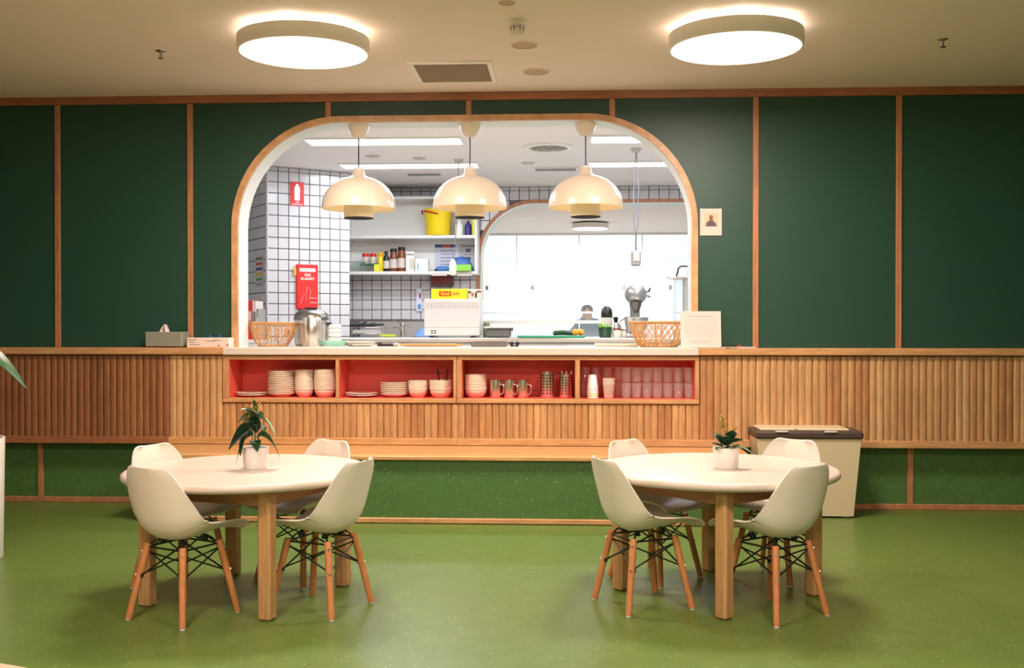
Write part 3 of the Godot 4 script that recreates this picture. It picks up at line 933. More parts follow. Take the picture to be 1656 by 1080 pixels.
func build_dishes() -> void:
	var Y := 0.7185
	# [kind, x, z, radius, height, pitch, count, where]
	var stacks := [
		["plate", -2.140, 0.00, 0.105, 0.018, 0.012, 2, "the low plate pile in the first cubby"],
		["plate", -1.935, 0.00, 0.094, 0.028, 0.0122, 13, "the tall plate pile in the first cubby"],
		["bowl", -1.778, 0.01, 0.066, 0.056, 0.0112, 12, "the inner bowl tower in the first cubby"],
		["bowl", -1.634, 0.03, 0.074, 0.060, 0.0112, 12, "the outer bowl tower in the first cubby"],
		["plate", -1.390, 0.00, 0.110, 0.018, 0.012, 2, "the low plate pile in the second cubby"],
		["plate", -1.170, 0.00, 0.094, 0.026, 0.0122, 7, "the taller plate pile in the second cubby"],
		["bowl", -1.008, 0.01, 0.068, 0.056, 0.0112, 6, "the inner bowl pile in the second cubby"],
		["bowl", -0.852, 0.03, 0.078, 0.060, 0.0112, 6, "the bowl pile under two spoons"],
		["bowl", -0.622, 0.00, 0.076, 0.058, 0.0118, 9, "the bowl pile beside the steel mugs"]]
	for s in stacks:
		var first: Node3D = null
		var group: String = "crockery in " + s[7]
		for k in int(s[6]):
			var nth: String = "lowest" if k == 0 else ("topmost" if k == int(s[6]) - 1 else ORD[k] + " from the bottom")
			var label: String = "cream %s, %s of %s" % [s[0], nth, s[7]]
			var at := Vector3(s[1] + 0.0012 * sin(k * 2.3), Y + k * s[5], s[2] + 0.001 * cos(k * 1.7))
			if first == null:
				first = dish(s[0], s[3], s[4], true)
				first.name = numbered("dinner_plate" if s[0] == "plate" else "cereal_bowl")
				add_child(first)
				first.position = at
				tag(first, label, s[0], group)
			else: copy(first, "dinner_plate" if s[0] == "plate" else "cereal_bowl", label, at, 0.0, group)
	# spoons with dark handles
	var n := 0
	for q in [[-0.862, 0.12], [-0.822, -0.10]]:
		var sp := thing("serving_spoon", "dark handled spoon standing in the bowls, %s the divider" % ("nearer the middle than" if n == 0 else "closest to"), "spoon", Vector3(q[0], 0.790, 0.02))
		sp.rotation.z = q[1]
		var mb := MB.new()
		mb.tube([Vector3(0, 0.02, 0), Vector3(0, 0.07, -0.005), Vector3(0, 0.115, -0.01)], 0.004, 0.007, 8)
		part("handle", mb.mesh(), M.black, sp)
		var b2 := MB.new()
		b2.lathe([V(0.0, -0.008), V(0.014, 0.0), V(0.016, 0.012), V(0.010, 0.026), V(0.0, 0.03)], 14, Transform3D.IDENTITY, V(1, 0.35))
		part("spoon_bowl", b2.mesh(), M.steel, sp)
		n += 1
	# steel mugs
	var mugs := [[-0.487, "nearest the bowl pile"], [-0.396, "middle of the three mugs"], [-0.305, "nearest the cutlery holders"]]
	var mug: Node3D = null
	for q in mugs:
		var label: String = "polished steel mug with open handle, " + q[1]
		if mug:
			copy(mug, "steel_mug", label, Vector3(q[0], Y, 0.02), -0.5)
			continue
		mug = thing("steel_mug", label, "mug", Vector3(q[0], Y, 0.02), -0.5, "steel mugs in the third cubby")
		part("cup", turned([V(0.0, 0.0), V(0.036, 0.0), V(0.038, 0.003), V(0.038, 0.118), V(0.0365, 0.119), V(0.0355, 0.118), V(0.0355, 0.006), V(0.0, 0.005)], 28), M.steel, mug)
		var hb := MB.new()
		hb.tube([Vector3(0.036, 0.085, 0), Vector3(0.056, 0.088, 0), Vector3(0.064, 0.075, 0), Vector3(0.062, 0.045, 0), Vector3(0.052, 0.025, 0), Vector3(0.036, 0.022, 0)], 0.0055, 0.0055, 8)
		part("handle", hb.mesh(), M.steel, mug)
	# pierced cutlery holders
	var hs := [[-0.145, 0.172, "beside the steel mugs"], [-0.02, 0.155, "nearest the divider, with cutlery inside"]]
	for q in hs:
		var h := thing("cutlery_holder", "pierced steel cutlery holder " + q[2], "cutlery holder", Vector3(q[0], Y, 0.0), 0, "cutlery holders in the third cubby")
		part("cylinder", turned([V(0.0, 0.0), V(0.042, 0.0), V(0.044, 0.003), V(0.044, q[1]), V(0.042, q[1]), V(0.042, 0.005), V(0.0, 0.004)], 32), M.steel, h)
		var hole := turned([V(0.0, 0.0), V(0.0056, 0.0), V(0.0056, 0.0012), V(0.0, 0.0012)], 10)
		for c in 5:
			var a := PI / 2 + (c - 2) * 0.52
			for r in 7:
				var o := part("hole", hole, M.black, h, Vector3(cos(a) * 0.0436, 0.028 + r * (q[1] - 0.05) / 6.0, sin(a) * 0.0436))
				o.transform.basis = Basis(Vector3.UP.cross(Vector3(cos(a), 0, sin(a))), Vector3(cos(a), 0, sin(a)), Vector3.UP)
		if q[0] > -0.05:
			for e in 3:
				var k := thing("cutlery_knife", "cutlery handle sticking out of the pierced holder, " + ["closest to the front", "leaning to the mugs", "leaning to the divider"][e], "cutlery", Vector3(q[0] + [0.0, -0.015, 0.02][e], Y + 0.006, [0.02, -0.005, 0.0][e]), 0, "cutlery in the pierced holder")
				k.rotation.z = [-0.02, 0.07, -0.10][e]
				var kb := MB.new()
				kb.box(Vector3(0, 0.085, 0), Vector3(0.010, 0.17, 0.004), 0.0015)
				part("handle", kb.mesh(), M.steel, k)
	# cups in front of the glasses
	for q in [[0.155, 0.05, true], [0.263, 0.05, false]]:
		var grp: String = "paper cups in the fourth cubby" if q[2] else "milky cups in the fourth cubby"
		for k in 5:
			var label: String = (("upturned paper cup with yellow band, " if k < 2 else "upturned plain paper cup, ") if q[2] else "milky plastic cup in the nested pile, ") + (["lowest", "second from the bottom", "middle one", "second from the top", "topmost"][k])
			var c := thing("paper_cup" if q[2] else "plastic_cup", label, "cup", Vector3(q[0], Y + k * (0.0155 if q[2] else 0.009), q[1]), 0, grp)
			if q[2]:
				part("cup", turned([V(0.036, 0.0), V(0.038, 0.002), V(0.036, 0.006), V(0.027, 0.092), V(0.025, 0.094), V(0.0, 0.092)], 26), M.white, c)
				if k < 2: part("band", turned([V(0.0358, 0.0105), V(0.0360, 0.0105), V(0.0351, 0.0195), V(0.0349, 0.0195)], 26), M.yellow, c)
			else:
				part("cup", turned([V(0.0, 0.0), V(0.029, 0.0), V(0.031, 0.002), V(0.039, 0.092), V(0.041, 0.094), V(0.039, 0.096), V(0.030, 0.004), V(0.0, 0.003)], 26), M.milky, c)
	# glass tumblers in pairs
	var prof := [V(0.0, 0.0), V(0.024, 0.0), V(0.026, 0.002), V(0.034, 0.098), V(0.0335, 0.1), V(0.0325, 0.099), V(0.0245, 0.008), V(0.0, 0.007)]
	var gm := turned(prof, 24)
	for row in 2:
		var cnt := 7 if row == 0 else 10
		for c in cnt:
			var gx := 0.376 + c * 0.0685 if row == 0 else 0.108 + c * 0.0745
			for lv in 2:
				var label: String = "clear glass tumbler, %s of the %s pair from the divider, %s row" % ["lower" if lv == 0 else "upper", ORD[c], "front" if row == 0 else "back"]
				single("glass_tumbler", gm, M.glass, label, "glass", Vector3(gx, Y + lv * 0.1015, 0.045 if row == 0 else -0.055 - 0.02 * (c % 2)), 0, "glass tumblers in the fourth cubby")

# ---------------------------------------------------------------- tables and chairs
func make_table(at: Vector3, turn: float, label: String) -> void:
	var t := thing("round_table", label, "table", at, turn, "round dining tables")
	var R := 0.534
	part("table_top", turned([V(0.0, 0.528), V(R - 0.025, 0.528), V(R - 0.009, 0.532), V(R - 0.001, 0.541), V(R, 0.548), V(R - 0.002, 0.557), V(R - 0.009, 0.5625), V(R - 0.018, 0.564), V(0.0, 0.564)], 96), M.laminate, t)
	var rl := 0.425
	for k in 4:
		var a := PI / 2 * k
		var p := Vector3(sin(a) * rl, 0, cos(a) * rl)
		var lg := part("leg", bx(Vector3(0.062, 0.527, 0.062), 0.011, Vector3(0, 0.2635, 0)), M.table_leg, t, p)
		lg.rotation.y = PI / 4
		var q := Vector3(sin(a + PI / 2) * rl, 0, cos(a + PI / 2) * rl)
		var d := q - p
		var ap := part("apron", bx(Vector3(d.length() - 0.062, 0.066, 0.022), 0.002, Vector3(0, 0.494, 0)), M.apron, t, (p + q) / 2)
		ap.rotation.y = atan2(-d.z, d.x)

func shell_mesh() -> ArrayMesh:
	var prof := Curve3D.new()
	# side view: (across unused, height, forward)
	var pts := [V(0.188, 0.338), V(0.172, 0.350), V(0.12, 0.349), V(0.04, 0.336), V(-0.04, 0.326), V(-0.095, 0.332), V(-0.132, 0.358), V(-0.155, 0.400), V(-0.172, 0.460), V(-0.188, 0.525), V(-0.204, 0.590), V(-0.216, 0.634)]
	var T := pts.size()
	var P: Array = []
	var rows := 45
	var cols := 19
	for r in rows:
		var sv := lerpf(float(r) / (rows - 1), 0.5 - 0.5 * cos(PI * r / (rows - 1)), 0.75)
		var u := sv * (T - 1)
		var k := clampi(int(u), 0, T - 2)
		var f := u - k
		var p0: Vector2 = pts[maxi(k - 1, 0)]
		var p1: Vector2 = pts[k]
		var p2: Vector2 = pts[k + 1]
		var p3: Vector2 = pts[mini(k + 2, T - 1)]
		var c := p1.cubic_interpolate(p2, p0, p3, f)
		var c2 := p1.cubic_interpolate(p2, p0, p3, minf(f + 0.02, 1.0)) - p1.cubic_interpolate(p2, p0, p3, maxf(f - 0.02, 0.0))
		var d := c2.normalized()
		var nn := Vector2(d.y, -d.x)                      # towards the sitter
		var s := sv
		# half width along the shell
		var w := 0.0
		if s < 0.40: w = lerpf(0.180, 0.200, smoothstep(0.0, 0.40, s))
		elif s < 0.66: w = lerpf(0.200, 0.196, (s - 0.40) / 0.26)
		else: w = lerpf(0.196, 0.132, smoothstep(0.62, 1.0, s))
		if s > 0.80: w *= 0.50 + 0.50 * sqrt(maxf(0.0, 1.0 - pow((s - 0.80) / 0.20, 2.6)))
		if s < 0.10: w *= 0.78 + 0.22 * sqrt(maxf(0.0, 1.0 - pow((0.10 - s) / 0.10, 2.2)))
		# how far the sides rise
		var lift := 0.012 + 0.080 * smoothstep(-0.06, 0.50, s) * (1.0 - 0.86 * smoothstep(0.48, 1.0, s))
		var row: Array = []
		for j in cols:
			var a := float(j) / (cols - 1) * 2.0 - 1.0
			var l := lift * pow(absf(a), 2.3)
			var q := c + nn * l
			row.append(Vector3(a * w, q.y, -q.x))         # the chair faces -z
		P.append(row)
	var mb := MB.new()
	mb.sheet(P, 0.007)
	return mb.mesh()

func make_chair(at: Vector3, turn: float, label: String) -> Node3D:
	var c := thing("shell_chair", label, "chair", at, turn, "white shell chairs around the round tables")
	part("seat_shell", shell_mesh(), M.shell, c)
	var foot := 0.152
	var top := 0.098
	var yt := 0.306
	var tops: Array = []
	var dirs: Array = []
	for k in 4:
		var sx := -1.0 if k == 0 or k == 3 else 1.0
		var sz := -1.0 if k < 2 else 1.0
		var b := Vector3(sx * foot, 0.006, sz * foot)
		var t := Vector3(sx * top, yt, sz * top)
		tops.append(t)
		dirs.append((b - t))
		var lb := MB.new()
		lb.tube([t, t.lerp(b, 0.35), t.lerp(b, 0.7), b], 0.0150, 0.0135, 14)
		var lg := part("leg", lb.mesh(), M.chair_leg, c)
		part("foot_cap", turned([V(0.0, 0.0), V(0.010, 0.0), V(0.0115, 0.002), V(0.0115, 0.008), V(0.0, 0.008)], 14), M.white, lg, Vector3(b.x, 0.0, b.z))
		var out := Vector3(sx, 0.18, sz).normalized()
		for h in [0.10, 0.42]:
			var bo := MB.new()
			var pc: Vector3 = t.lerp(b, h) + out * 0.0135
			bo.tube([pc, pc + out * 0.004], 0.0062, 0.0055, 12)
			part("bolt", bo.mesh(), M.steel, lg)
	# crossed wire struts on each side
	for k in 4:
		var a: Vector3 = tops[k]
		var da: Vector3 = dirs[k]
		var b: Vector3 = tops[(k + 1) % 4]
		var db: Vector3 = dirs[(k + 1) % 4]
		for f in 2:
			var s := MB.new()
			var p := a + da * 0.10 if f == 0 else b + db * 0.10
			var q := b + db * 0.42 if f == 0 else a + da * 0.42
			var inn := Vector3(-(a.x + b.x), 0, -(a.z + b.z)).normalized() * (0.004 if f == 0 else 0.012)
			s.tube([p + inn, q + inn], 0.0036, 0.0036, 6)
			s.lathe([V(0.0, -0.008), V(0.0075, -0.007), V(0.0075, 0.007), V(0.0, 0.008)], 8, Transform3D(Basis.IDENTITY, q + inn))
			part("strut", s.mesh(), M.black_wire, c)
		var tp := MB.new()
		tp.tube([a + da * 0.04, b + db * 0.04], 0.0042, 0.0042, 6)
		part("top_rod", tp.mesh(), M.black_wire, c)
		var mt := MB.new()
		mt.tube([a + da * 0.06, Vector3(a.x * 0.8, 0.318, a.z * 0.8), Vector3(a.x * 0.55, 0.328 if a.z > 0 else 0.336, a.z * 0.55)], 0.0045, 0.0045, 6)
		mt.lathe([V(0.0, 0.310), V(0.014, 0.310), V(0.014, 0.326), V(0.0, 0.326)], 12, Transform3D(Basis.IDENTITY, Vector3(a.x * 0.6, 0, a.z * 0.6)))
		part("mount", mt.mesh(), M.black_wire, c)
	return c

func build_tables_and_chairs() -> void:
	make_table(Vector3(-1.415, 0, 2.425), deg_to_rad(27), "round cream table with wooden legs holding the taller leafy plant")
	make_table(Vector3(0.658, 0, 2.26), deg_to_rad(-3.5), "round cream table with wooden legs beside the two lid bin")
	# position, direction faced, label
	var cs := [
		[Vector2(-1.582, 2.762), Vector2(0.44, -0.90), "white shell chair seen from behind, at the outer front of the first table"],
		[Vector2(-1.045, 2.61), Vector2(-0.93, -0.36), "white shell chair at the first table with its back to the room middle"],
		[Vector2(-1.775, 2.262), Vector2(0.90, 0.44), "white shell chair behind the first table, at its dark wall side"],
		[Vector2(-1.253, 2.10), Vector2(-0.51, 0.86), "white shell chair behind the first table, nearest the bench"],
		[Vector2(0.315, 2.48), Vector2(0.90, -0.435), "white shell chair at the second table with its back to the room middle"],
		[Vector2(0.848, 2.59), Vector2(-0.61, -0.79), "white shell chair seen from behind, at the outer front of the second table"],
		[Vector2(0.409, 1.99), Vector2(0.73, 0.68), "white shell chair behind the second table, nearest the bench"],
		[Vector2(0.985, 1.93), Vector2(-0.62, 0.78), "white shell chair behind the second table, in front of the bin"]]
	var first: Node3D = null
	for q in cs:
		var d: Vector2 = q[1]
		var turn := atan2(-d.x, -d.y)
		var at := Vector3(q[0].x, 0, q[0].y)
		if first == null: first = make_chair(at, turn, q[2])
		else: copy(first, "shell_chair", q[2], at, turn)

# ---------------------------------------------------------------- things on the ledge and the wall
func build_ledge_things() -> void:
	var tb := thing("tissue_box", "silvery grey tissue box with a white tissue on the ledge", "tissue box", Vector3(-2.69, 1.05, 0.085), -0.10)
	part("box", bx(Vector3(0.26, 0.098, 0.11), 0.004, Vector3(0, 0.056, 0)), M.tissue_grey, tb)
	for s in [-1, 1]: part("foot", bx(Vector3(0.02, 0.008, 0.08), 0.002, Vector3(s * 0.09, 0.004, 0)), M.tissue_grey, tb)
	var ts := MB.new()
	var P: Array = []
	for r in 6:
		var row: Array = []
		for c in 7:
			var u := c / 6.0 - 0.5
			var y := 0.104 + r * 0.0095
			row.append(Vector3(u * (0.062 - r * 0.006) - 0.02 + r * 0.001, y + (0.012 * (0.5 - absf(u + 0.2)) if r == 5 else 0.0), 0.012 * sin(u * 9.0 + r * 0.4)))
		P.append(row)
	ts.sheet(P, 0.001)
	part("tissue", ts.mesh(), M.paper, tb)
	var gb := thing("glove_box", "low pinkish white carton with small print beside the hatch rim", "carton", Vector3(-2.395, 1.05, 0.085), 0.0)
	part("carton", bx(Vector3(0.285, 0.066, 0.11), 0.003, Vector3(0, 0.033, 0)), mat("carton_pink", rgb(238, 212, 198), 0.6), gb)
	for q in [[-0.105, 0.052, 0.06], [-0.110, 0.036, 0.045], [-0.09, 0.02, 0.07], [0.06, 0.05, 0.05], [0.02, 0.044, 0.06]]:
		part("print_line", bx(Vector3(q[2], 0.004, 0.0008), 0.0, Vector3(q[0], q[1], 0.0553)), M.ink, gb)
	part("print_mark", bx(Vector3(0.014, 0.008, 0.0008), 0.0, Vector3(0.075, 0.012, 0.0553)), M.red, gb)
	part("print_mark", bx(Vector3(0.010, 0.016, 0.0008), 0.0, Vector3(0.132, 0.016, 0.0553)), M.red, gb)
	for q in [[-2.42, "closer to the tissue box"], [-2.355, "closer to the hatch rim"]]:
		var cl := thing("glue_bottle", "small bottle with a blue cap behind the low carton, " + q[1], "bottle", Vector3(q[0], 1.05, 0.018), 0, "blue capped bottles behind the carton")
		part("bottle", turned([V(0.0, 0.0), V(0.012, 0.0), V(0.0125, 0.055), V(0.008, 0.062), V(0.0, 0.062)], 14), M.milky, cl)
		part("cap", turned([V(0.008, 0.060), V(0.011, 0.062), V(0.009, 0.084), V(0.0, 0.086)], 14), mat("cap_blue", rgb(52, 74, 160), 0.5), cl)
	# notice standing on the ledge
	var no := thing("notice_sheet", "white printed notice with a table standing on the ledge behind the basket", "notice", Vector3(0.862, 1.052, 0.075))
	no.rotation.x = -0.12
	part("sheet", bx(Vector3(0.262, 0.240, 0.002), 0.0, Vector3(0, 0.120, 0)), M.paper, no)
	for k in 9: part("print_line", bx(Vector3(0.20, 0.0012, 0.0006), 0.0, Vector3(0.0, 0.185 - k * 0.0145, 0.0012)), M.faint_ink, no)
	for k in 6: part("print_line", bx(Vector3(0.0010, 0.117, 0.0006), 0.0, Vector3(-0.10 + k * 0.04, 0.127, 0.0012)), M.faint_ink, no)
	for k in 3: part("print_line", bx(Vector3(0.15 - k * 0.02, 0.003, 0.0006), 0.0, Vector3(-0.01, 0.046 - k * 0.010, 0.0012)), M.faint_ink, no)
	part("print_line", bx(Vector3(0.17, 0.006, 0.0006), 0.0, Vector3(0.0, 0.206, 0.0012)), M.faint_ink, no)
	var pp := thing("paper_sheets", "white paper sheets lying flat on the ledge beside the notice", "paper", Vector3(1.095, 1.0505, 0.10), 0.15)
	for k in 3:
		var o := part("sheet", bx(Vector3(0.20, 0.0022, 0.11), 0.0, Vector3(0, 0.0012 + k * 0.0025, 0)), M.paper, pp)
		o.rotation.y = 0.05 * k
	var pen := thing("marker_pen", "black marker pen lying on the paper sheets", "pen", Vector3(1.055, 1.064, 0.125), 0.2)
	var pm := MB.new()
	pm.tube([Vector3(-0.06, 0, 0), Vector3(0.035, 0, 0)], 0.005, 0.005, 10)
	part("barrel", pm.mesh(), M.black, pen)
	var pc := MB.new()
	pc.tube([Vector3(0.036, 0, 0), Vector3(0.062, 0, 0)], 0.0054, 0.004, 10)
	part("cap", pc.mesh(), M.red, pen)
	# small print on the wall
	var pr := thing("photo_print", "small pinned print of a seated figure on the green wall", "photo print", Vector3(0.934, 1.879, 0.004))
	part("paper", bx(Vector3(0.142, 0.176, 0.002), 0.0, Vector3.ZERO), mat("print_cream", rgb(218, 202, 190), 0.7), pr)
	part("picture", bx(Vector3(0.092, 0.088, 0.0006), 0.0, Vector3(0.002, 0.014, 0.0013)), mat("print_tan", rgb(226, 190, 160), 0.7), pr)
	var fg := MB.new()
	fg.extrude(PackedVector2Array([V(-0.036, -0.029), V(-0.032, -0.006), V(-0.018, 0.008), V(0.012, 0.009), V(0.028, -0.006), V(0.038, -0.029)]), 0.0, 0.0005, Transform3D(Basis.IDENTITY, Vector3(0.002, 0, 0.0017)))
	part("printed_figure", fg.mesh(), mat("print_grey", rgb(96, 82, 88), 0.7), pr)
	var hd := MB.new()
	hd.extrude(PackedVector2Array([V(-0.010, 0.008), V(-0.013, 0.022), V(-0.010, 0.042), V(0.0, 0.047), V(0.010, 0.042), V(0.012, 0.022), V(0.009, 0.008)]), 0.0, 0.0005, Transform3D(Basis.IDENTITY, Vector3(0.002, 0, 0.0018)))
	part("printed_head", hd.mesh(), mat("print_brown", rgb(148, 84, 48), 0.7), pr)
	for s in [-1, 1]: part("pin", bx(Vector3(0.012, 0.008, 0.003), 0.001, Vector3(s * 0.060, 0.083, 0.002)), M.white, pr)

# ---------------------------------------------------------------- things in the hatch
func basket(at: Vector3, label: String, r: float, h: float, woven: bool) -> void:
	var b := thing("rattan_basket", label, "basket", at, 0, "rattan bowls on the counter")
	var R := func(t: float) -> float: return lerpf(r * 0.60, r, pow(t, 0.62))
	var rm := MB.new()
	for q in [[1.0, 0.006], [0.0, 0.006], [0.94, 0.0035]]:
		var ring: Array = []
		for k in 40: ring.append(Vector3(cos(TAU * k / 40) * R.call(q[0]), 0.006 + q[0] * (h - 0.012), sin(TAU * k / 40) * R.call(q[0])))
		rm.tube(ring, q[1], q[1], 7, true)
	part("rim", rm.mesh(), M.rattan, b)
	var rb := MB.new()
	if woven:
		for k in 8:
			var a := TAU * k / 8 + 0.2
			var p: Array = []
			for j in 8: p.append(Vector3(cos(a) * R.call(j / 7.0), 0.006 + j / 7.0 * (h - 0.012), sin(a) * R.call(j / 7.0)))
			rb.tube(p, 0.0060, 0.0060, 6)
		part("rib", rb.mesh(), M.rattan, b)
		var wv := MB.new()
		for k in 26:
			for dirn in [-1.0, 1.0]:
				var p: Array = []
				for j in 9:
					var t := j / 8.0
					var a: float = TAU * k / 26 + dirn * t * 0.62
					p.append(Vector3(cos(a) * (R.call(t) - 0.002 * dirn), 0.006 + t * (h - 0.012), sin(a) * (R.call(t) - 0.002 * dirn)))
				wv.tube(p, 0.0032, 0.0032, 5)
		var o := part("weave", wv.mesh(), M.rattan, b)
		o.set_meta("kind", "stuff")
	else:
		for k in 18:
			var a := TAU * k / 18
			var p: Array = []
			for j in 8: p.append(Vector3(cos(a) * R.call(j / 7.0), 0.006 + j / 7.0 * (h - 0.012), sin(a) * R.call(j / 7.0)))
			rb.tube(p, 0.0036, 0.0036, 6)
		# hanging loops of cane
		for lp in 7:
			for ring in 3:
				var p: Array = []
				for j in 13:
					var u := j / 12.0 * 2.0 - 1.0
					var a: float = TAU * lp / 7 + u * (0.42 - ring * 0.09)
					var t := 1.0 - (0.82 - ring * 0.2) * (1.0 - u * u)
					p.append(Vector3(cos(a) * (R.call(t) + 0.004), 0.006 + t * (h - 0.012), sin(a) * (R.call(t) + 0.004)))
				rb.tube(p, 0.0034, 0.0034, 6)
		part("rib", rb.mesh(), M.rattan, b)
	part("base", turned([V(0.0, 0.001), V(r * 0.58, 0.001), V(r * 0.58, 0.007), V(0.0, 0.007)], 30), M.rattan, b)

func jar(called: String, label: String, cat: String, at: Vector3, r: float, h: float, body: Material, lid: Material, lh := 0.03, band: Material = null, neck := 0.8) -> Node3D:
	var j := thing(called, label, cat, at)
	part("body", turned([V(0.0, 0.0), V(r * 0.92, 0.0), V(r, 0.006), V(r, h * 0.80), V(r * neck, h * 0.95), V(r * neck, h), V(0.0, h)], 20), body, j)
	part("lid", turned([V(r * neck, h - 0.004), V(r * neck + 0.004, h - 0.002), V(r * neck + 0.004, h + lh - 0.002), V(r * neck, h + lh), V(0.0, h + lh)], 20), lid, j)
	if band: part("paper_label", turned([V(r + 0.0008, h * 0.18), V(r + 0.001, h * 0.18), V(r + 0.001, h * 0.62), V(r + 0.0008, h * 0.62)], 20), band, j)
	return j

func build_counter_things() -> void:
	var Y := 1.0505
	basket(Vector3(-2.09, Y, -0.33), "open looped rattan bowl at the hatch rim beside the steel canister", 0.165, 0.172, false)
	basket(Vector3(0.617, Y, -0.28), "tightly woven rattan bowl on the counter before the notice", 0.205, 0.176, true)
	var cn := thing("steel_canister", "tall polished steel canister beside the looped rattan bowl", "canister", Vector3(-1.812, Y, -0.33))
	part("body", turned([V(0.0, 0.0), V(0.060, 0.0), V(0.063, 0.004), V(0.063, 0.200), V(0.060, 0.205), V(0.058, 0.203), V(0.058, 0.01), V(0.0, 0.008)], 36), M.steel, cn)
	var ck := thing("rice_cooker", "silver domed cooker behind the steel canister", "cooker", Vector3(-1.872, Y, -0.56))
	part("pot", turned([V(0.0, 0.0), V(0.105, 0.0), V(0.120, 0.012), V(0.124, 0.17), V(0.120, 0.19), V(0.0, 0.19)], 36), M.steel, ck)
	part("lid", turned([V(0.126, 0.188), V(0.128, 0.198), V(0.118, 0.232), V(0.085, 0.256), V(0.03, 0.264), V(0.0, 0.265)], 36), M.dark_steel, ck)
	part("handle", bx(Vector3(0.09, 0.012, 0.03), 0.004, Vector3(0, 0.272, 0)), M.black, ck)
	part("side_grip", bx(Vector3(0.03, 0.02, 0.05), 0.006, Vector3(0.136, 0.16, 0)), M.black, ck)
	var tb := thing("tablet_stack", "stack of pale lidded trays just beyond the steel canister", "tray", Vector3(-1.700, Y, -0.58))
	for k in 5: part("tray", bx(Vector3(0.07, 0.026, 0.10), 0.005, Vector3(0, 0.014 + k * 0.032, 0)), M.white, tb)
	single("glass_dish", turned([V(0.0, 0.0), V(0.075, 0.0), V(0.082, 0.004), V(0.098, 0.036), V(0.100, 0.04), V(0.096, 0.038), V(0.078, 0.008), V(0.0, 0.006)], 32), M.green_glass, "shallow green glass dish on the counter", "dish", Vector3(-1.665, Y, -0.40))
	single("serving_plate", turned([V(0.0, 0.0), V(0.075, 0.0), V(0.09, 0.006), V(0.112, 0.028), V(0.110, 0.031), V(0.088, 0.012), V(0.0, 0.008)], 32), M.stone, "cream serving plate next to the green glass dish", "plate", Vector3(-1.495, Y, -0.45))
	var tg := thing("kitchen_tongs", "steel tongs with black grips lying on the counter", "tongs", Vector3(-1.36, Y, -0.36), 0.15)
	for s in [-1.0, 1.0]:
		var arm := MB.new()
		arm.box(Vector3(-0.08, 0.012, s * 0.014), Vector3(0.17, 0.014, 0.003), 0.001, Basis(Vector3.UP, s * 0.07))
		var ar := part("arm", arm.mesh(), M.steel, tg)
		part("grip", bx(Vector3(0.13, 0.026, 0.010), 0.003, Vector3(0.075, 0.0135, s * 0.010)), M.black, ar)
	var sp := thing("measuring_spoon", "steel measuring spoon lying near the wooden rolling pin", "spoon", Vector3(-1.205, Y, -0.30), 0.3)
	part("scoop", turned([V(0.0, 0.0), V(0.016, 0.004), V(0.026, 0.016), V(0.027, 0.024), V(0.025, 0.023), V(0.015, 0.007), V(0.0, 0.003)], 20), M.steel, sp)
	part("handle", bx(Vector3(0.08, 0.004, 0.012), 0.001, Vector3(-0.06, 0.022, 0)), M.steel, sp)
	var rp := thing("rolling_pin", "long thin wooden rod lying along the counter", "rolling pin", Vector3(-0.955, Y + 0.012, -0.25), 0.02)
	var rm := MB.new()
	rm.tube([Vector3(-0.18, 0, 0), Vector3(-0.14, 0, 0), Vector3(0.14, 0, 0), Vector3(0.18, 0, 0)], 0.0115, 0.0115, 14)
	part("roller", rm.mesh(), M.rattan, rp)
	for s in [-1.0, 1.0]:
		var kb := MB.new()
		kb.tube([Vector3(s * 0.18, 0, 0), Vector3(s * 0.215, 0, 0)], 0.007, 0.009, 10)
		part("handle", kb.mesh(), M.rattan, rp)
	var gt := thing("steel_tray", "flat brushed steel tray on the counter before the food container", "tray", Vector3(-0.555, Y, -0.34))
	part("base", bx(Vector3(0.24, 0.004, 0.20), 0.001, Vector3(0, 0.003, 0)), M.dark_steel, gt)
	for s in [-1, 1]:
		part("side", bx(Vector3(0.24, 0.034, 0.004), 0.001, Vector3(0, 0.018, s * 0.10)), M.dark_steel, gt)
		part("side", bx(Vector3(0.004, 0.034, 0.196), 0.001, Vector3(s * 0.12, 0.018, 0)), M.dark_steel, gt)
	var sc := thing("tap_knobs", "pair of small black knobs standing on the counter", "knob", Vector3(-0.375, Y, -0.25))
	for s in [-1.0, 1.0]:
		part("knob", turned([V(0.0, 0.0), V(0.007, 0.0), V(0.007, 0.012), V(0.016, 0.018), V(0.017, 0.030), V(0.010, 0.036), V(0.0, 0.037)], 18), M.black, sc, Vector3(s * 0.020, 0, 0))
	part("bridge", bx(Vector3(0.04, 0.008, 0.010), 0.002, Vector3(0, 0.006, 0)), M.black, sc)
	var wb := thing("cutting_board", "pale wooden board lying partly behind the woven bowl", "cutting board", Vector3(0.33, Y, -0.42))
	part("board", bx(Vector3(0.30, 0.022, 0.20), 0.006, Vector3(0, 0.011, 0)), mat("pale_wood", rgb(222, 200, 172), 0.5), wb)
	part("juice_groove", bx(Vector3(0.26, 0.002, 0.004), 0.0, Vector3(0, 0.0225, 0.08)), mat("groove_wood", rgb(184, 156, 124), 0.6), wb)

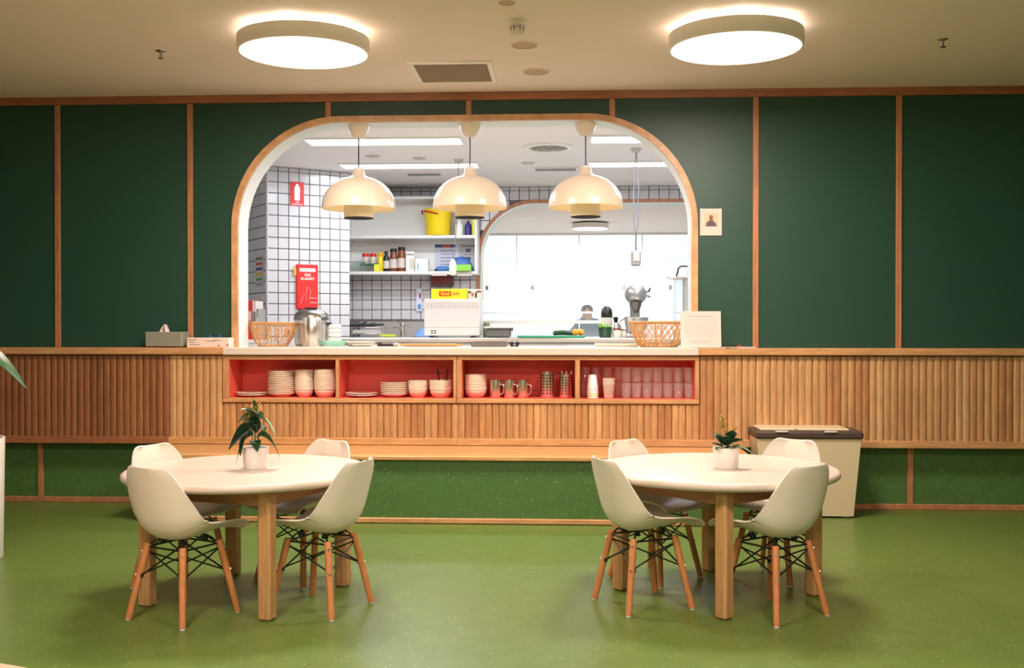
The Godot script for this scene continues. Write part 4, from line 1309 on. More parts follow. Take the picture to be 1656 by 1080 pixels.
func build_island_things() -> void:
	var Y := 1.1005
	# oven seen from behind
	var ov := thing("bench_oven", "white bench oven with vent slots turned away from the counter", "oven", Vector3(-0.957, Y, -1.75))
	part("case", bx(Vector3(0.46, 0.300, 0.34), 0.006, Vector3(0, 0.165, 0)), mat("oven_white", rgb(216, 206, 202), 0.4), ov)
	for s in [-1, 1]: part("foot", bx(Vector3(0.04, 0.015, 0.3), 0.002, Vector3(s * 0.17, 0.0075, 0)), M.black, ov)
	for r in 3:
		for c in 22:
			var o := part("vent_slot", bx(Vector3(0.0045, 0.015, 0.002), 0.0, Vector3(-0.21 + c * 0.02, 0.245 + r * 0.017, 0.170)), M.vent_grey, ov)
			o.rotation.z = 0.0
	part("seam", bx(Vector3(0.46, 0.0025, 0.002), 0.0, Vector3(0, 0.082, 0.170)), M.vent_grey, ov)
	for q in [[-0.165, 0.054], [-0.14, 0.054], [-0.165, 0.036], [-0.14, 0.036]]:
		part("socket", bx(Vector3(0.016, 0.010, 0.003), 0.001, Vector3(q[0], q[1], 0.170)), M.black, ov)
	# cling wrap box on it
	var wr := thing("wrap_box", "yellow cling wrap carton with red logo on top of the oven", "carton", Vector3(-0.985, Y + 0.3152, -1.66))
	part("carton", bx(Vector3(0.30, 0.085, 0.06), 0.003, Vector3(0, 0.0425, 0)), M.yellow, wr)
	part("logo_patch", bx(Vector3(0.10, 0.042, 0.001), 0.0, Vector3(-0.035, 0.045, 0.0305)), M.red, wr)
	words_on("lettering", "Glad", 0.034, M.yellow, wr, Vector3(-0.035, 0.045, 0.0316))
	part("printed_band", bx(Vector3(0.06, 0.022, 0.001), 0.0, Vector3(0.055, 0.046, 0.0305)), mat("print_orange", rgb(230, 140, 40), 0.5), wr)
	var fb := thing("food_carton", "white carton printed with vegetables beside the yellow wrap carton", "carton", Vector3(-0.775, Y + 0.3152, -1.67))
	part("carton", bx(Vector3(0.115, 0.082, 0.06), 0.003, Vector3(0, 0.041, 0)), M.paper, fb)
	part("printed_leaf", bx(Vector3(0.022, 0.018, 0.001), 0.0, Vector3(-0.042, 0.058, 0.0305)), M.leaf, fb)
	part("printed_carrot", bx(Vector3(0.020, 0.030, 0.001), 0.0, Vector3(-0.018, 0.038, 0.0305)), mat("print_rust", rgb(190, 96, 56), 0.6), fb)
	part("printed_stalk", bx(Vector3(0.016, 0.044, 0.001), 0.0, Vector3(0.010, 0.034, 0.0305)), M.leaf_dark, fb)
	part("printed_title", bx(Vector3(0.040, 0.012, 0.001), 0.0, Vector3(0.034, 0.062, 0.0305)), mat("print_maroon", rgb(96, 40, 40), 0.6), fb)
	# lidded container
	var fc := thing("food_container", "dark grey food container with a steel lid behind the counter", "container", Vector3(-0.575, Y, -1.6))
	part("tub", bx(Vector3(0.20, 0.075, 0.15), 0.012, Vector3(0, 0.038, 0)), M.grey_plastic, fc)
	part("lid", bx(Vector3(0.235, 0.016, 0.175), 0.006, Vector3(0, 0.083, 0)), M.pale_grey, fc)
	part("clip", bx(Vector3(0.02, 0.03, 0.06), 0.004, Vector3(0.108, 0.068, 0.02)), M.grey_plastic, fc)
	jar("green_jar", "small grey green pot standing next to the oven", "pot", Vector3(-0.69, Y, -1.80), 0.03, 0.12, M.leaf_pale, M.pale_grey, 0.01)
	# green board with produce
	single("green_board", bx(Vector3(0.54, 0.016, 0.30), 0.004, Vector3(0, 0.008, 0)), M.green, "bright green plastic cutting board on the kitchen bench", "cutting board", Vector3(-0.14, Y, -1.45))
	var cu := MB.new()
	cu.tube([Vector3(-0.075, 0.02, 0), Vector3(-0.06, 0.022, 0.004), Vector3(0.0, 0.026, 0.008), Vector3(0.06, 0.022, 0.004), Vector3(0.075, 0.02, 0)], 0.019, 0.018, 12)
	var cuo := thing("cucumber", "dark green cucumber lying on the green board", "cucumber", Vector3(-0.045, Y + 0.016, -1.45))
	part("fruit", cu.mesh(), M.leaf_dark, cuo)
	part("stem_end", turned([V(0.0, 0.0), V(0.006, 0.0), V(0.004, 0.012), V(0.0, 0.012)], 8), M.leaf_pale, cuo, Vector3(-0.078, 0.02, 0), Vector3(0, 0, PI / 2))
	var n := 0
	for q in [[0.052, -1.44], [0.095, -1.47]]:
		var og := thing("orange", "orange on the green board, " + ("nearer the cucumber" if n == 0 else "farther from the cucumber"), "orange", Vector3(q[0], Y + 0.016, q[1]), 0, "oranges on the green board")
		n += 1
		part("fruit", turned([V(0.0, 0.0), V(0.014, 0.003), V(0.026, 0.014), V(0.029, 0.028), V(0.025, 0.044), V(0.012, 0.053), V(0.0, 0.055)], 18), mat("orange", rgb(236, 150, 44), 0.5), og)
		part("stalk", turned([V(0.0, 0.053), V(0.003, 0.053), V(0.003, 0.058), V(0.0, 0.058)], 8), M.leaf, og)
	# rice bag, planter, cruet group beside the mixer
	var gc := thing("herb_tub", "dark green tub of herbs before the stand mixer", "herb tub", Vector3(0.295, Y, -1.62))
	part("tub", turned([V(0.0, 0.0), V(0.046, 0.0), V(0.058, 0.085), V(0.054, 0.083), V(0.044, 0.06), V(0.0, 0.06)], 22), M.leaf_dark, gc)
	var hv := MB.new()
	var hr := RandomNumberGenerator.new()
	hr.seed = 4
	for k in 40:
		var a := hr.randf() * TAU
		var p := Vector3(cos(a) * 0.04 * hr.randf(), 0.055, sin(a) * 0.04 * hr.randf())
		hv.tube([p, p + Vector3(cos(a) * 0.02, 0.035 + 0.03 * hr.randf(), sin(a) * 0.02)], 0.005, 0.002, 5)
	var hso := part("herbs", hv.mesh(), M.lime, gc)
	hso.set_meta("kind", "stuff")
	var gr := thing("pepper_grinder", "glass mill with a black domed top behind the herb tub", "mill", Vector3(0.315, Y, -1.80))
	part("body", turned([V(0.0, 0.0), V(0.042, 0.0), V(0.045, 0.01), V(0.045, 0.17), V(0.0, 0.17)], 22), M.milky, gr)
	part("top", turned([V(0.046, 0.165), V(0.048, 0.20), V(0.040, 0.235), V(0.018, 0.258), V(0.0, 0.262)], 22), M.black, gr)
	jar("glass_jar", "short glass jar with brown contents next to the herb tub", "jar", Vector3(0.395, Y, -1.60), 0.035, 0.065, M.milky, M.brown_jar, 0.012)
	jar("spice_jar", "small pale jar between the brown jar and the woven bowl", "jar", Vector3(0.455, Y, -1.63), 0.03, 0.06, M.white, M.steel, 0.01)
	var ket := thing("small_kettle", "steel kettle with thin black handle beside the mixer column", "kettle", Vector3(0.395, Y, -1.915))
	part("body", turned([V(0.0, 0.0), V(0.05, 0.0), V(0.056, 0.01), V(0.046, 0.09), V(0.028, 0.12), V(0.0, 0.125)], 24), M.steel, ket)
	part("lid_knob", turned([V(0.012, 0.12), V(0.016, 0.135), V(0.022, 0.165), V(0.0, 0.175)], 14), M.black, ket)
	var hk := MB.new()
	hk.tube([Vector3(-0.045, 0.09, 0), Vector3(-0.085, 0.12, 0), Vector3(-0.07, 0.16, 0), Vector3(-0.02, 0.17, 0)], 0.004, 0.004, 6)
	hk.tube([Vector3(0.03, 0.13, 0), Vector3(0.07, 0.155, 0), Vector3(0.10, 0.175, 0)], 0.004, 0.004, 6)
	part("handle", hk.mesh(), M.black, ket)
	# stand mixer
	var mx := thing("stand_mixer", "silver stand mixer with rounded head on the kitchen bench", "mixer", Vector3(0.545, Y, -1.66))
	part("base", bx(Vector3(0.17, 0.035, 0.30), 0.015, Vector3(0, 0.0175, 0)), M.mixer_silver, mx)
	var colm := MB.new()
	colm.lathe([V(0.05, 0.0), V(0.042, 0.10), V(0.040, 0.20), V(0.052, 0.28), V(0.0, 0.29)], 20, Transform3D(Basis.IDENTITY, Vector3(0, 0.03, -0.09)), V(1.0, 0.9))
	part("column", colm.mesh(), M.mixer_silver, mx)
	var hd := MB.new()
	var hp: Array = []
	for k in 15:
		var a := -PI / 2 + PI * k / 14.0
		hp.append(V(cos(a) * 0.092, sin(a) * 0.17))
	hd.lathe(hp, 28, Transform3D(Basis(Vector3.RIGHT, PI / 2), Vector3(0, 0.352, 0.0)), V(0.98, 0.92))
	part("head", hd.mesh(), M.mixer_silver, mx)
	part("beater_shaft", turned([V(0.0, 0.20), V(0.020, 0.20), V(0.034, 0.24), V(0.050, 0.29), V(0.0, 0.29)], 18), M.dark_steel, mx, Vector3(0, 0, 0.09))
	part("mixing_bowl", turned([V(0.0, 0.04), V(0.05, 0.04), V(0.085, 0.08), V(0.098, 0.16), V(0.102, 0.165), V(0.096, 0.16), V(0.082, 0.085), V(0.0, 0.046)], 26), M.mixer_silver, mx, Vector3(0, 0, 0.09))
	var kn := MB.new()
	kn.tube([Vector3(0.085, 0.37, 0.02), Vector3(0.112, 0.385, 0.02)], 0.005, 0.005, 8)
	kn.tube([Vector3(0.106, 0.372, 0.02), Vector3(0.118, 0.405, 0.02)], 0.008, 0.006, 8)
	part("speed_lever", kn.mesh(), M.black, mx)
	var kn2 := MB.new()
	kn2.tube([Vector3(0.082, 0.345, 0.04), Vector3(0.120, 0.335, 0.04)], 0.008, 0.012, 10)
	part("lock_knob", kn2.mesh(), M.dark_steel, mx)
	# drinks urn behind the right rim of the hatch
	var ur := thing("drinks_urn", "tall clear drinks urn with steel lid and looped handle", "urn", Vector3(0.945, Y, -1.62))
	part("tank", turned([V(0.0, 0.0), V(0.095, 0.0), V(0.098, 0.01), V(0.098, 0.47), V(0.094, 0.47), V(0.094, 0.012), V(0.0, 0.012)], 30), M.glass, ur)
	part("lid", turned([V(0.0, 0.470), V(0.120, 0.472), V(0.150, 0.482), V(0.148, 0.490), V(0.08, 0.496), V(0.0, 0.50)], 30), M.steel, ur)
	var uh := MB.new()
	uh.tube([Vector3(-0.075, 0.49, 0), Vector3(-0.062, 0.53, 0), Vector3(-0.055, 0.565, 0), Vector3(-0.035, 0.58, 0), Vector3(0.10, 0.58, 0), Vector3(0.12, 0.56, 0), Vector3(0.13, 0.49, 0)], 0.007, 0.007, 8)
	part("handle", uh.mesh(), M.black, ur)
	part("core_tube", turned([V(0.0, 0.0), V(0.022, 0.0), V(0.022, 0.47), V(0.0, 0.47)], 16), M.steel, ur)
	part("level_strip", bx(Vector3(0.018, 0.30, 0.006), 0.002, Vector3(0.062, 0.27, 0.080)), M.black, ur)
	part("control_box", bx(Vector3(0.07, 0.055, 0.05), 0.006, Vector3(0.045, 0.525, 0.03)), M.pale_grey, ur)

func bottle(label: String, at: Vector3, r: float, h: float, body: Material, cap: Material) -> void:
	var b := thing("bottle", label, "bottle", at)
	part("body", turned([V(0.0, 0.0), V(r * 0.95, 0.0), V(r, 0.005), V(r, h * 0.70), V(r * 0.4, h * 0.86), V(r * 0.36, h * 0.9), V(0.0, h * 0.9)], 18), body, b)
	part("cap", turned([V(r * 0.40, h * 0.88), V(r * 0.46, h * 0.89), V(r * 0.42, h), V(0.0, h)], 14), cap, b)

func build_back_shelf_things() -> void:
	# white open shelving in the alcove
	var su := thing("wall_shelf", "white open wall shelving above the tiled sink", "shelf", Vector3(-1.565, 1.70, -3.45))
	part("back_panel", bx(Vector3(1.33, 0.745, 0.012), 0.0, Vector3(0, 0.3925, -0.13)), M.kitchen_white, su)
	part("shelf_board", bx(Vector3(1.33, 0.03, 0.28), 0.003, Vector3(0, 0.02, 0.01)), M.kitchen_white, su)
	part("shelf_board", bx(Vector3(1.33, 0.03, 0.28), 0.003, Vector3(0, 0.375, 0.01)), M.kitchen_white, su)
	part("top_board", bx(Vector3(1.33, 0.03, 0.28), 0.003, Vector3(0, 0.76, 0.01)), M.kitchen_white, su)
	part("end_board", bx(Vector3(0.025, 0.71, 0.28), 0.003, Vector3(0.652, 0.39, 0.01)), M.kitchen_white, su)
	part("end_board", bx(Vector3(0.025, 0.71, 0.28), 0.003, Vector3(-0.652, 0.39, 0.01)), M.kitchen_white, su)
	for q in [[0.29, 0.15], [0.54, 0.14]]: part("edge_tag", bx(Vector3(q[1], 0.032, 0.002), 0.0, Vector3(q[0], 0.006, 0.152)), M.paper, su)
	var Y1 := 1.7355
	var Y2 := 2.0905
	var Z := -3.40
	# top shelf
	var bu := thing("yellow_tub", "bright yellow plastic tub with a red handle on the top shelf", "tub", Vector3(-1.30, Y2, Z))
	part("tub", turned([V(0.0, 0.0), V(0.112, 0.0), V(0.118, 0.006), V(0.136, 0.235), V(0.146, 0.240), V(0.146, 0.262), V(0.132, 0.262), V(0.112, 0.01), V(0.0, 0.01)], 32), M.yellow, bu)
	var hb := MB.new()
	hb.tube([Vector3(-0.15, 0.215, 0.03), Vector3(-0.155, 0.240, 0.06), Vector3(-0.09, 0.232, 0.135), Vector3(0.02, 0.205, 0.152)], 0.009, 0.006, 8)
	part("handle", hb.mesh(), M.red, bu)
	bottle("white bottle on the top shelf next to the yellow tub", Vector3(-1.085, Y2, Z + 0.045), 0.04, 0.15, M.white, M.white)
	bottle("purple bottle on the top shelf", Vector3(-0.998, Y2, Z), 0.034, 0.15, M.purple, M.purple)
	single("lime_folder", bx(Vector3(0.035, 0.22, 0.16), 0.003, Vector3(0, 0.11, 0)), mat("pale_lime", rgb(220, 220, 70), 0.6), "slim yellow green folder at the shelf end", "folder", Vector3(-0.935, Y2, Z))
	var vs := thing("glass_vase", "clear glass vase behind the white bottle on the top shelf", "vase", Vector3(-1.09, Y2, Z - 0.095))
	part("body", turned([V(0.0, 0.0), V(0.06, 0.0), V(0.064, 0.01), V(0.064, 0.15), V(0.06, 0.15), V(0.06, 0.012), V(0.0, 0.012)], 24), M.glass, vs)
	# lower shelf
	for k in 4: single("glass_plate", turned([V(0.0, 0.0), V(0.07, 0.0), V(0.10, 0.018), V(0.098, 0.020), V(0.068, 0.006), V(0.0, 0.006)], 26), M.plate_glass, "greenish glass plate at the end of the lower shelf, %s of four" % ["lowest", "second lowest", "second highest", "topmost"][k], "plate", Vector3(-2.10, Y1 + k * 0.028, Z), 0, "glass plates on the lower shelf")
	var gt := thing("green_tray", "dark green raised tray carrying the red lidded jars", "tray", Vector3(-1.985, Y1, Z - 0.02))
	part("deck", bx(Vector3(0.19, 0.016, 0.12), 0.003, Vector3(0, 0.074, 0)), mat("tray_green", rgb(24, 110, 84), 0.5), gt)
	for s in [-1, 1]: part("leg", bx(Vector3(0.008, 0.066, 0.10), 0.0, Vector3(s * 0.085, 0.033, 0)), M.glass, gt)
	var n := 0
	for x in [-2.03, -1.955]:
		jar("red_lid_jar", "cream jar with a red lid on the green tray, " + ("nearer the glass plates" if n == 0 else "nearer the yellow bottle"), "jar", Vector3(x, Y1 + 0.0825, Z - 0.02), 0.032, 0.072, M.stone, M.red, 0.03, null, 0.98)
		n += 1
	var yb := thing("yellow_bottle", "yellow squeeze bottle with orange cap on the lower shelf", "bottle", Vector3(-1.875, Y1, Z))
	part("body", turned([V(0.0, 0.0), V(0.030, 0.0), V(0.032, 0.006), V(0.032, 0.13), V(0.020, 0.16), V(0.0, 0.16)], 18), M.yellow, yb)
	part("cap", turned([V(0.024, 0.155), V(0.030, 0.165), V(0.028, 0.195), V(0.0, 0.20)], 16), mat("cap_orange", rgb(240, 180, 20), 0.45), yb)
	single("yellow_carton", bx(Vector3(0.06, 0.07, 0.05), 0.003, Vector3(0, 0.035, 0)), mat("carton_yellow", rgb(234, 226, 60), 0.6), "small yellow carton before the yellow bottle", "carton", Vector3(-1.895, Y1, Z + 0.075))
	jar("sauce_bottle", "dark bottle with white label beside the yellow bottle", "bottle", Vector3(-1.815, Y1, Z + 0.02), 0.03, 0.175, M.black, M.black, 0.03, M.paper, 0.5)
	jar("brown_jar", "tall brown jar with black lid nearest the dark bottle", "jar", Vector3(-1.745, Y1, Z), 0.038, 0.20, M.brown_jar, M.black, 0.03, M.paper)
	jar("honey_jar", "tall brown jar with black lid beside the white packet", "jar", Vector3(-1.665, Y1, Z), 0.040, 0.215, M.brown_jar, M.black, 0.03, M.stone)
	var wp := thing("cereal_packet", "tall white packet with a grey stripe on the lower shelf", "packet", Vector3(-1.575, Y1, Z + 0.02), 0.1)
	part("packet", bx(Vector3(0.085, 0.20, 0.05), 0.006, Vector3(0, 0.10, 0)), M.white, wp)
	part("printed_stripe", bx(Vector3(0.07, 0.012, 0.001), 0.0, Vector3(0, 0.168, 0.0253)), M.ink, wp)
	part("printed_panel", bx(Vector3(0.045, 0.11, 0.001), 0.0, Vector3(0.014, 0.075, 0.0253)), M.stone, wp)
	var wc := thing("white_box", "low white box with blue print in the middle of the shelf", "box", Vector3(-1.455, Y1, Z + 0.02))
	part("box", bx(Vector3(0.13, 0.125, 0.10), 0.004, Vector3(0, 0.0625, 0)), M.white, wc)
	part("printed_mark", bx(Vector3(0.018, 0.07, 0.001), 0.0, Vector3(-0.035, 0.045, 0.0505)), mat("print_sky", rgb(150, 190, 216), 0.6), wc)
	# printed sheets on the shelf back
	var p1 := thing("wall_chart", "tall printed chart with a blue and red header behind the shelf things", "poster", Vector3(-1.245, Y1 + 0.15, -3.571))
	part("sheet", bx(Vector3(0.215, 0.27, 0.002), 0.0, Vector3(0, 0.0, 0)), mat("chart_paper", rgb(206, 206, 220), 0.7), p1)
	part("header", bx(Vector3(0.215, 0.03, 0.001), 0.0, Vector3(0, 0.118, 0.0014)), mat("chart_blue", rgb(62, 74, 124), 0.7), p1)
	part("header_patch", bx(Vector3(0.085, 0.03, 0.001), 0.0, Vector3(0.012, 0.118, 0.0019)), mat("chart_red", rgb(190, 74, 64), 0.7), p1)
	for k in 5: part("printed_row", bx(Vector3(0.15 - 0.02 * (k % 2), 0.012, 0.001), 0.0, Vector3(0.02, 0.07 - k * 0.035, 0.0014)), mat("chart_grey", rgb(160, 160, 186), 0.7), p1)
	var p2 := thing("notice_poster", "grey notice with small pictures at the shelf end", "poster", Vector3(-1.015, Y1 + 0.15, -3.571))
	part("sheet", bx(Vector3(0.20, 0.28, 0.002), 0.0, Vector3.ZERO), mat("poster_grey", rgb(196, 194, 198), 0.7), p2)
	part("title", bx(Vector3(0.14, 0.010, 0.001), 0.0, Vector3(0, 0.115, 0.0014)), M.ink, p2)
	part("picture", bx(Vector3(0.05, 0.034, 0.001), 0.0, Vector3(0, 0.072, 0.0014)), M.grey_plastic, p2)
	part("line", bx(Vector3(0.12, 0.006, 0.001), 0.0, Vector3(0, 0.032, 0.0014)), M.ink, p2)
	part("picture", bx(Vector3(0.05, 0.034, 0.001), 0.0, Vector3(0, -0.012, 0.0014)), mat("pic_teal", rgb(70, 96, 96), 0.7), p2)
	var bc := thing("blue_cloth", "folded blue cloth heaped on the lower shelf", "cloth", Vector3(-1.07, Y1, Z))
	var P: Array = []
	for r in 9:
		var row: Array = []
		for c in 13:
			var u := c / 12.0 - 0.5
			var w := r / 8.0 - 0.5
			var h := 0.145 * maxf(0.0, 1.0 - pow(absf(u) * 2.0, 3.0)) * maxf(0.0, 1.0 - pow(absf(w) * 2.0, 4.0)) + 0.006 * sin(u * 22.0 + w * 9.0)
			row.append(Vector3(u * 0.26, maxf(h, 0.002), -w * -0.16))
		P.append(row)
	P.reverse()
	var cm := MB.new()
	cm.sheet(P, 0.002)
	part("fabric", cm.mesh(), M.blue, bc)
	part("hem", bx(Vector3(0.20, 0.006, 0.006), 0.002, Vector3(0, 0.004, 0.082)), M.blue, bc)
	single("lime_carton", bx(Vector3(0.165, 0.062, 0.06), 0.003, Vector3(0, 0.031, 0)), M.lime, "lime green carton before the folded blue cloth", "carton", Vector3(-1.04, Y1, Z + 0.115))
	var bl2 := thing("blue_wrap", "small blue packet beside the hanging white socket", "packet", Vector3(-1.245, Y1, Z + 0.05))
	part("packet", bx(Vector3(0.13, 0.05, 0.08), 0.018, Vector3(0, 0.025, 0)), mat("wrap_blue", rgb(70, 120, 180), 0.4), bl2)
	part("crimp", bx(Vector3(0.016, 0.02, 0.09), 0.002, Vector3(-0.07, 0.012, 0)), M.black, bl2)
	# maroon box fixed under the shelf
	var mb2 := thing("maroon_dispenser", "maroon dispenser box fixed below the lower shelf", "dispenser", Vector3(-1.27, 1.575, -3.53))
	part("box", bx(Vector3(0.215, 0.105, 0.10), 0.004, Vector3(0, 0.07, 0)), mat("maroon", rgb(120, 34, 36), 0.45), mb2)
	part("front_flap", bx(Vector3(0.215, 0.04, 0.004), 0.001, Vector3(0, 0.032, 0.052)), mat("maroon_dark", rgb(78, 40, 38), 0.5), mb2)
	# on the splashback and sink bench
	var sb := thing("soap_pack", "slim pack with pink and blue print stuck to the tiles", "packet", Vector3(-1.515, 1.36, -3.575))
	part("pack", bx(Vector3(0.06, 0.23, 0.02), 0.003, Vector3(0, 0.10, 0)), mat("pack_lilac", rgb(206, 210, 226), 0.4), sb)
	part("print_top", bx(Vector3(0.022, 0.05, 0.001), 0.0, Vector3(0.012, 0.14, 0.0103)), mat("print_pink", rgb(180, 70, 120), 0.5), sb)
	part("print_low", bx(Vector3(0.03, 0.05, 0.001), 0.0, Vector3(0.004, 0.03, 0.0103)), mat("print_blue", rgb(84, 130, 186), 0.5), sb)
	var Y := 1.0905
	var rk := thing("dish_rack", "steel dish rack with dark utensils at the sink", "rack", Vector3(-1.965, Y, -3.24))
	var rf := MB.new()
	for y in [0.03, 0.09]:
		rf.tube([Vector3(-0.15, y, -0.10), Vector3(0.15, y, -0.10), Vector3(0.15, y, 0.10), Vector3(-0.15, y, 0.10)], 0.004, 0.004, 6, true)
	for s in [[-0.15, -0.1], [0.15, -0.1], [0.15, 0.1], [-0.15, 0.1]]: rf.tube([Vector3(s[0], 0.0, s[1]), Vector3(s[0], 0.10, s[1])], 0.005, 0.005, 6)
	part("frame", rf.mesh(), M.steel, rk)
	part("drip_tray", bx(Vector3(0.29, 0.045, 0.19), 0.008, Vector3(0, 0.045, 0)), M.pale_grey, rk)
	for k in 3:
		var ut := thing("ladle", "black kitchen utensil in the dish rack, " + ["leaning over the end", "lying in the middle", "nearest the tap"][k], "utensil", Vector3(-2.045 + k * 0.085, Y + 0.098, -3.22), 0, "utensils in the dish rack")
		var um := MB.new()
		um.tube([Vector3(-0.06, 0.01, 0.02), Vector3(0.0, 0.02, 0), Vector3(0.06, 0.045 - k * 0.012, -0.02)], 0.013, 0.009, 8)
		part("handle", um.mesh(), M.black, ut)
		part("blade", bx(Vector3(0.065, 0.016, 0.05), 0.004, Vector3(-0.08, 0.012, 0.02)), M.black, ut)
	var fa := thing("kitchen_tap", "chrome mixer tap at the sink", "tap", Vector3(-1.655, Y, -3.40))
	part("body", turned([V(0.0, 0.0), V(0.024, 0.0), V(0.022, 0.10), V(0.026, 0.11), V(0.020, 0.135), V(0.0, 0.14)], 18), M.steel, fa)
	var sp := MB.new()
	sp.tube([Vector3(0, 0.07, 0), Vector3(-0.03, 0.09, 0.04), Vector3(-0.06, 0.10, 0.09), Vector3(-0.065, 0.085, 0.11)], 0.009, 0.009, 10)
	part("spout", sp.mesh(), M.steel, fa)
	var lv := MB.new()
	lv.tube([Vector3(0, 0.13, 0), Vector3(-0.06, 0.15, 0.02), Vector3(-0.095, 0.165, 0.03)], 0.006, 0.005, 8)
	part("lever", lv.mesh(), M.dark_steel, fa)
	single("sponge", bx(Vector3(0.15, 0.024, 0.07), 0.006, Vector3(0, 0.012, 0)), mat("sponge", rgb(196, 206, 60), 0.9), "flat yellow green sponge before the chrome tap", "sponge", Vector3(-1.76, Y, -3.16))
	var bcl := thing("dish_cloth", "crumpled light blue cloth at the sink beside the oven", "cloth", Vector3(-1.43, Y, -3.25))
	var Q: Array = []
	for r in 7:
		var row: Array = []
		for c in 9:
			var u := c / 8.0 - 0.5
			var w := r / 6.0 - 0.5
			var edge := (1.0 - pow(absf(u) * 2.0, 2.0)) * (1.0 - pow(absf(w) * 2.0, 2.0))
			row.append(Vector3(u * 0.15, 0.008 + edge * (0.075 - u * 0.05) + 0.004 * sin(u * 30.0), w * 0.14))
		Q.append(row)
	Q.reverse()
	var qm := MB.new()
	qm.sheet(Q, 0.002)
	part("fabric", qm.mesh(), mat("cloth_blue", rgb(120, 162, 222), 0.8), bcl)
	part("hem", bx(Vector3(0.13, 0.004, 0.005), 0.001, Vector3(0, 0.003, 0.072)), M.cloth_blue, bcl)
	# on the tiled nib: sign, fire blanket, notice
	var C := Vector3(-2.645, 0, -2.1)
	var E := Vector3(-2.01, 0, -2.55)
	var d := (E - C).normalized()
	var nrm := Vector3(-d.z, 0, d.x)
	if nrm.z < 0: nrm = -nrm
	var turn := atan2(nrm.x, nrm.z)
	var sg := thing("extinguisher_sign", "red fire extinguisher sign high on the white tiles", "sign", C + d * 0.272 + nrm * 0.012 + Vector3(0, 2.37, 0), turn)
	part("plate", bx(Vector3(0.130, 0.215, 0.003), 0.001), M.red, sg)
	var ex := MB.new()
	ex.extrude(PackedVector2Array([V(-0.024, -0.058), V(0.024, -0.058), V(0.026, 0.04), V(0.022, 0.062), V(0.012, 0.076), V(0.010, 0.088), V(-0.010, 0.088), V(-0.012, 0.076), V(-0.022, 0.062), V(-0.026, 0.04)]), 0.0, 0.001, Transform3D(Basis.IDENTITY, Vector3(0, 0, 0.0016)))
	part("printed_cylinder", ex.mesh(), M.white, sg)
	words_on("lettering", "FIRE", 0.016, M.white, sg, Vector3(0, -0.074, 0.002))
	words_on("lettering", "EXTINGUISHER", 0.0145, M.white, sg, Vector3(0, -0.093, 0.002))
	var fbk := thing("fire_blanket", "red fire blanket packet hanging on the white tiles", "fire blanket", C + d * 0.36 + nrm * 0.022 + Vector3(0, 1.345, 0), turn)
	part("packet", bx(Vector3(0.205, 0.40, 0.024), 0.008, Vector3(0, 0.20, 0)), M.red, fbk)
	part("printed_band", bx(Vector3(0.15, 0.034, 0.001), 0.0, Vector3(0.0, 0.350, 0.0125)), mat("print_pale_red", rgb(236, 190, 186), 0.6), fbk)
	words_on("lettering", "FIRE", 0.030, M.white, fbk, Vector3(0.0, 0.305, 0.0125))
	words_on("lettering", "BLANKET", 0.030, M.white, fbk, Vector3(0.0, 0.272, 0.0125))
	var dg := MB.new()
	dg.tube([Vector3(-0.01, 0.08, 0.013), Vector3(-0.015, 0.14, 0.013), Vector3(-0.005, 0.2, 0.013), Vector3(0.03, 0.17, 0.013), Vector3(0.02, 0.09, 0.013)], 0.0015, 0.0015, 5)
	dg.tube([Vector3(-0.06, 0.05, 0.013), Vector3(-0.05, 0.10, 0.013), Vector3(-0.03, 0.13, 0.013)], 0.0015, 0.0015, 5)
	part("printed_diagram", dg.mesh(), M.paper, fbk)
	for y in [0.10, 0.06]: part("printed_line", bx(Vector3(0.07, 0.005, 0.001), 0.0, Vector3(0.055, y, 0.0125)), M.paper, fbk)
	for s in [-1, 1]: part("pull_tab", bx(Vector3(0.022, 0.05, 0.006), 0.002, Vector3(s * 0.065, -0.02, 0)), M.black, fbk)
	part("yellow_tag", bx(Vector3(0.035, 0.075, 0.002), 0.0, Vector3(-0.110, 0.335, 0.004)), mat("tag_yellow", rgb(206, 160, 40), 0.6), fbk)
	var B := Vector3(-3.25, 0, -2.95)
	var d2 := (C - B).normalized()
	var n2 := Vector3(-d2.z, 0, d2.x)
	if n2.z < 0: n2 = -n2
	var np := thing("colour_notice", "notice with coloured stripes on the dim side of the tiled corner", "notice", B + d2 * (B.distance_to(C) - 0.17) + n2 * 0.013 + Vector3(0, 1.68, 0), atan2(n2.x, n2.z))
	part("sheet", bx(Vector3(0.21, 0.30, 0.002), 0.0), mat("notice_grey", rgb(190, 184, 184), 0.8), np)
	var cols := [rgb(120, 112, 116), rgb(196, 90, 96), rgb(82, 92, 140), rgb(198, 170, 76), rgb(112, 160, 120), rgb(150, 150, 150)]
	for k in 6: part("printed_stripe", bx(Vector3(0.18, 0.026, 0.001), 0.0, Vector3(0, 0.115 - k * 0.046, 0.0013)), mat("stripe%d" % k, cols[k], 0.8), np)
	# books on the side counter
	var bk := [[-2.692, 0.036, 0.33, "red", "red spined binder standing on the dim side counter"], [-2.654, 0.034, 0.325, "paper", "white spined binder beside the red binder"], [-2.740, 0.05, 0.32, "black", "black binder at the far side of the red binder"], [-2.626, 0.018, 0.26, "vent_grey", "shorter grey binder nearest the tiled corner"]]
	for q in bk:
		var o := thing("binder", q[4], "binder", Vector3(q[0], 1.0805, -1.85), 0, "binders on the side counter")
		part("cover", bx(Vector3(q[1], q[2], 0.20), 0.003, Vector3(0, q[2] / 2, 0)), M[q[3]], o)
		part("spine_label", bx(Vector3(q[1] * 0.6, q[2] * 0.25, 0.001), 0.0, Vector3(0, q[2] * 0.6, 0.1008)), M.paper if q[3] != "paper" else M.ink, o)

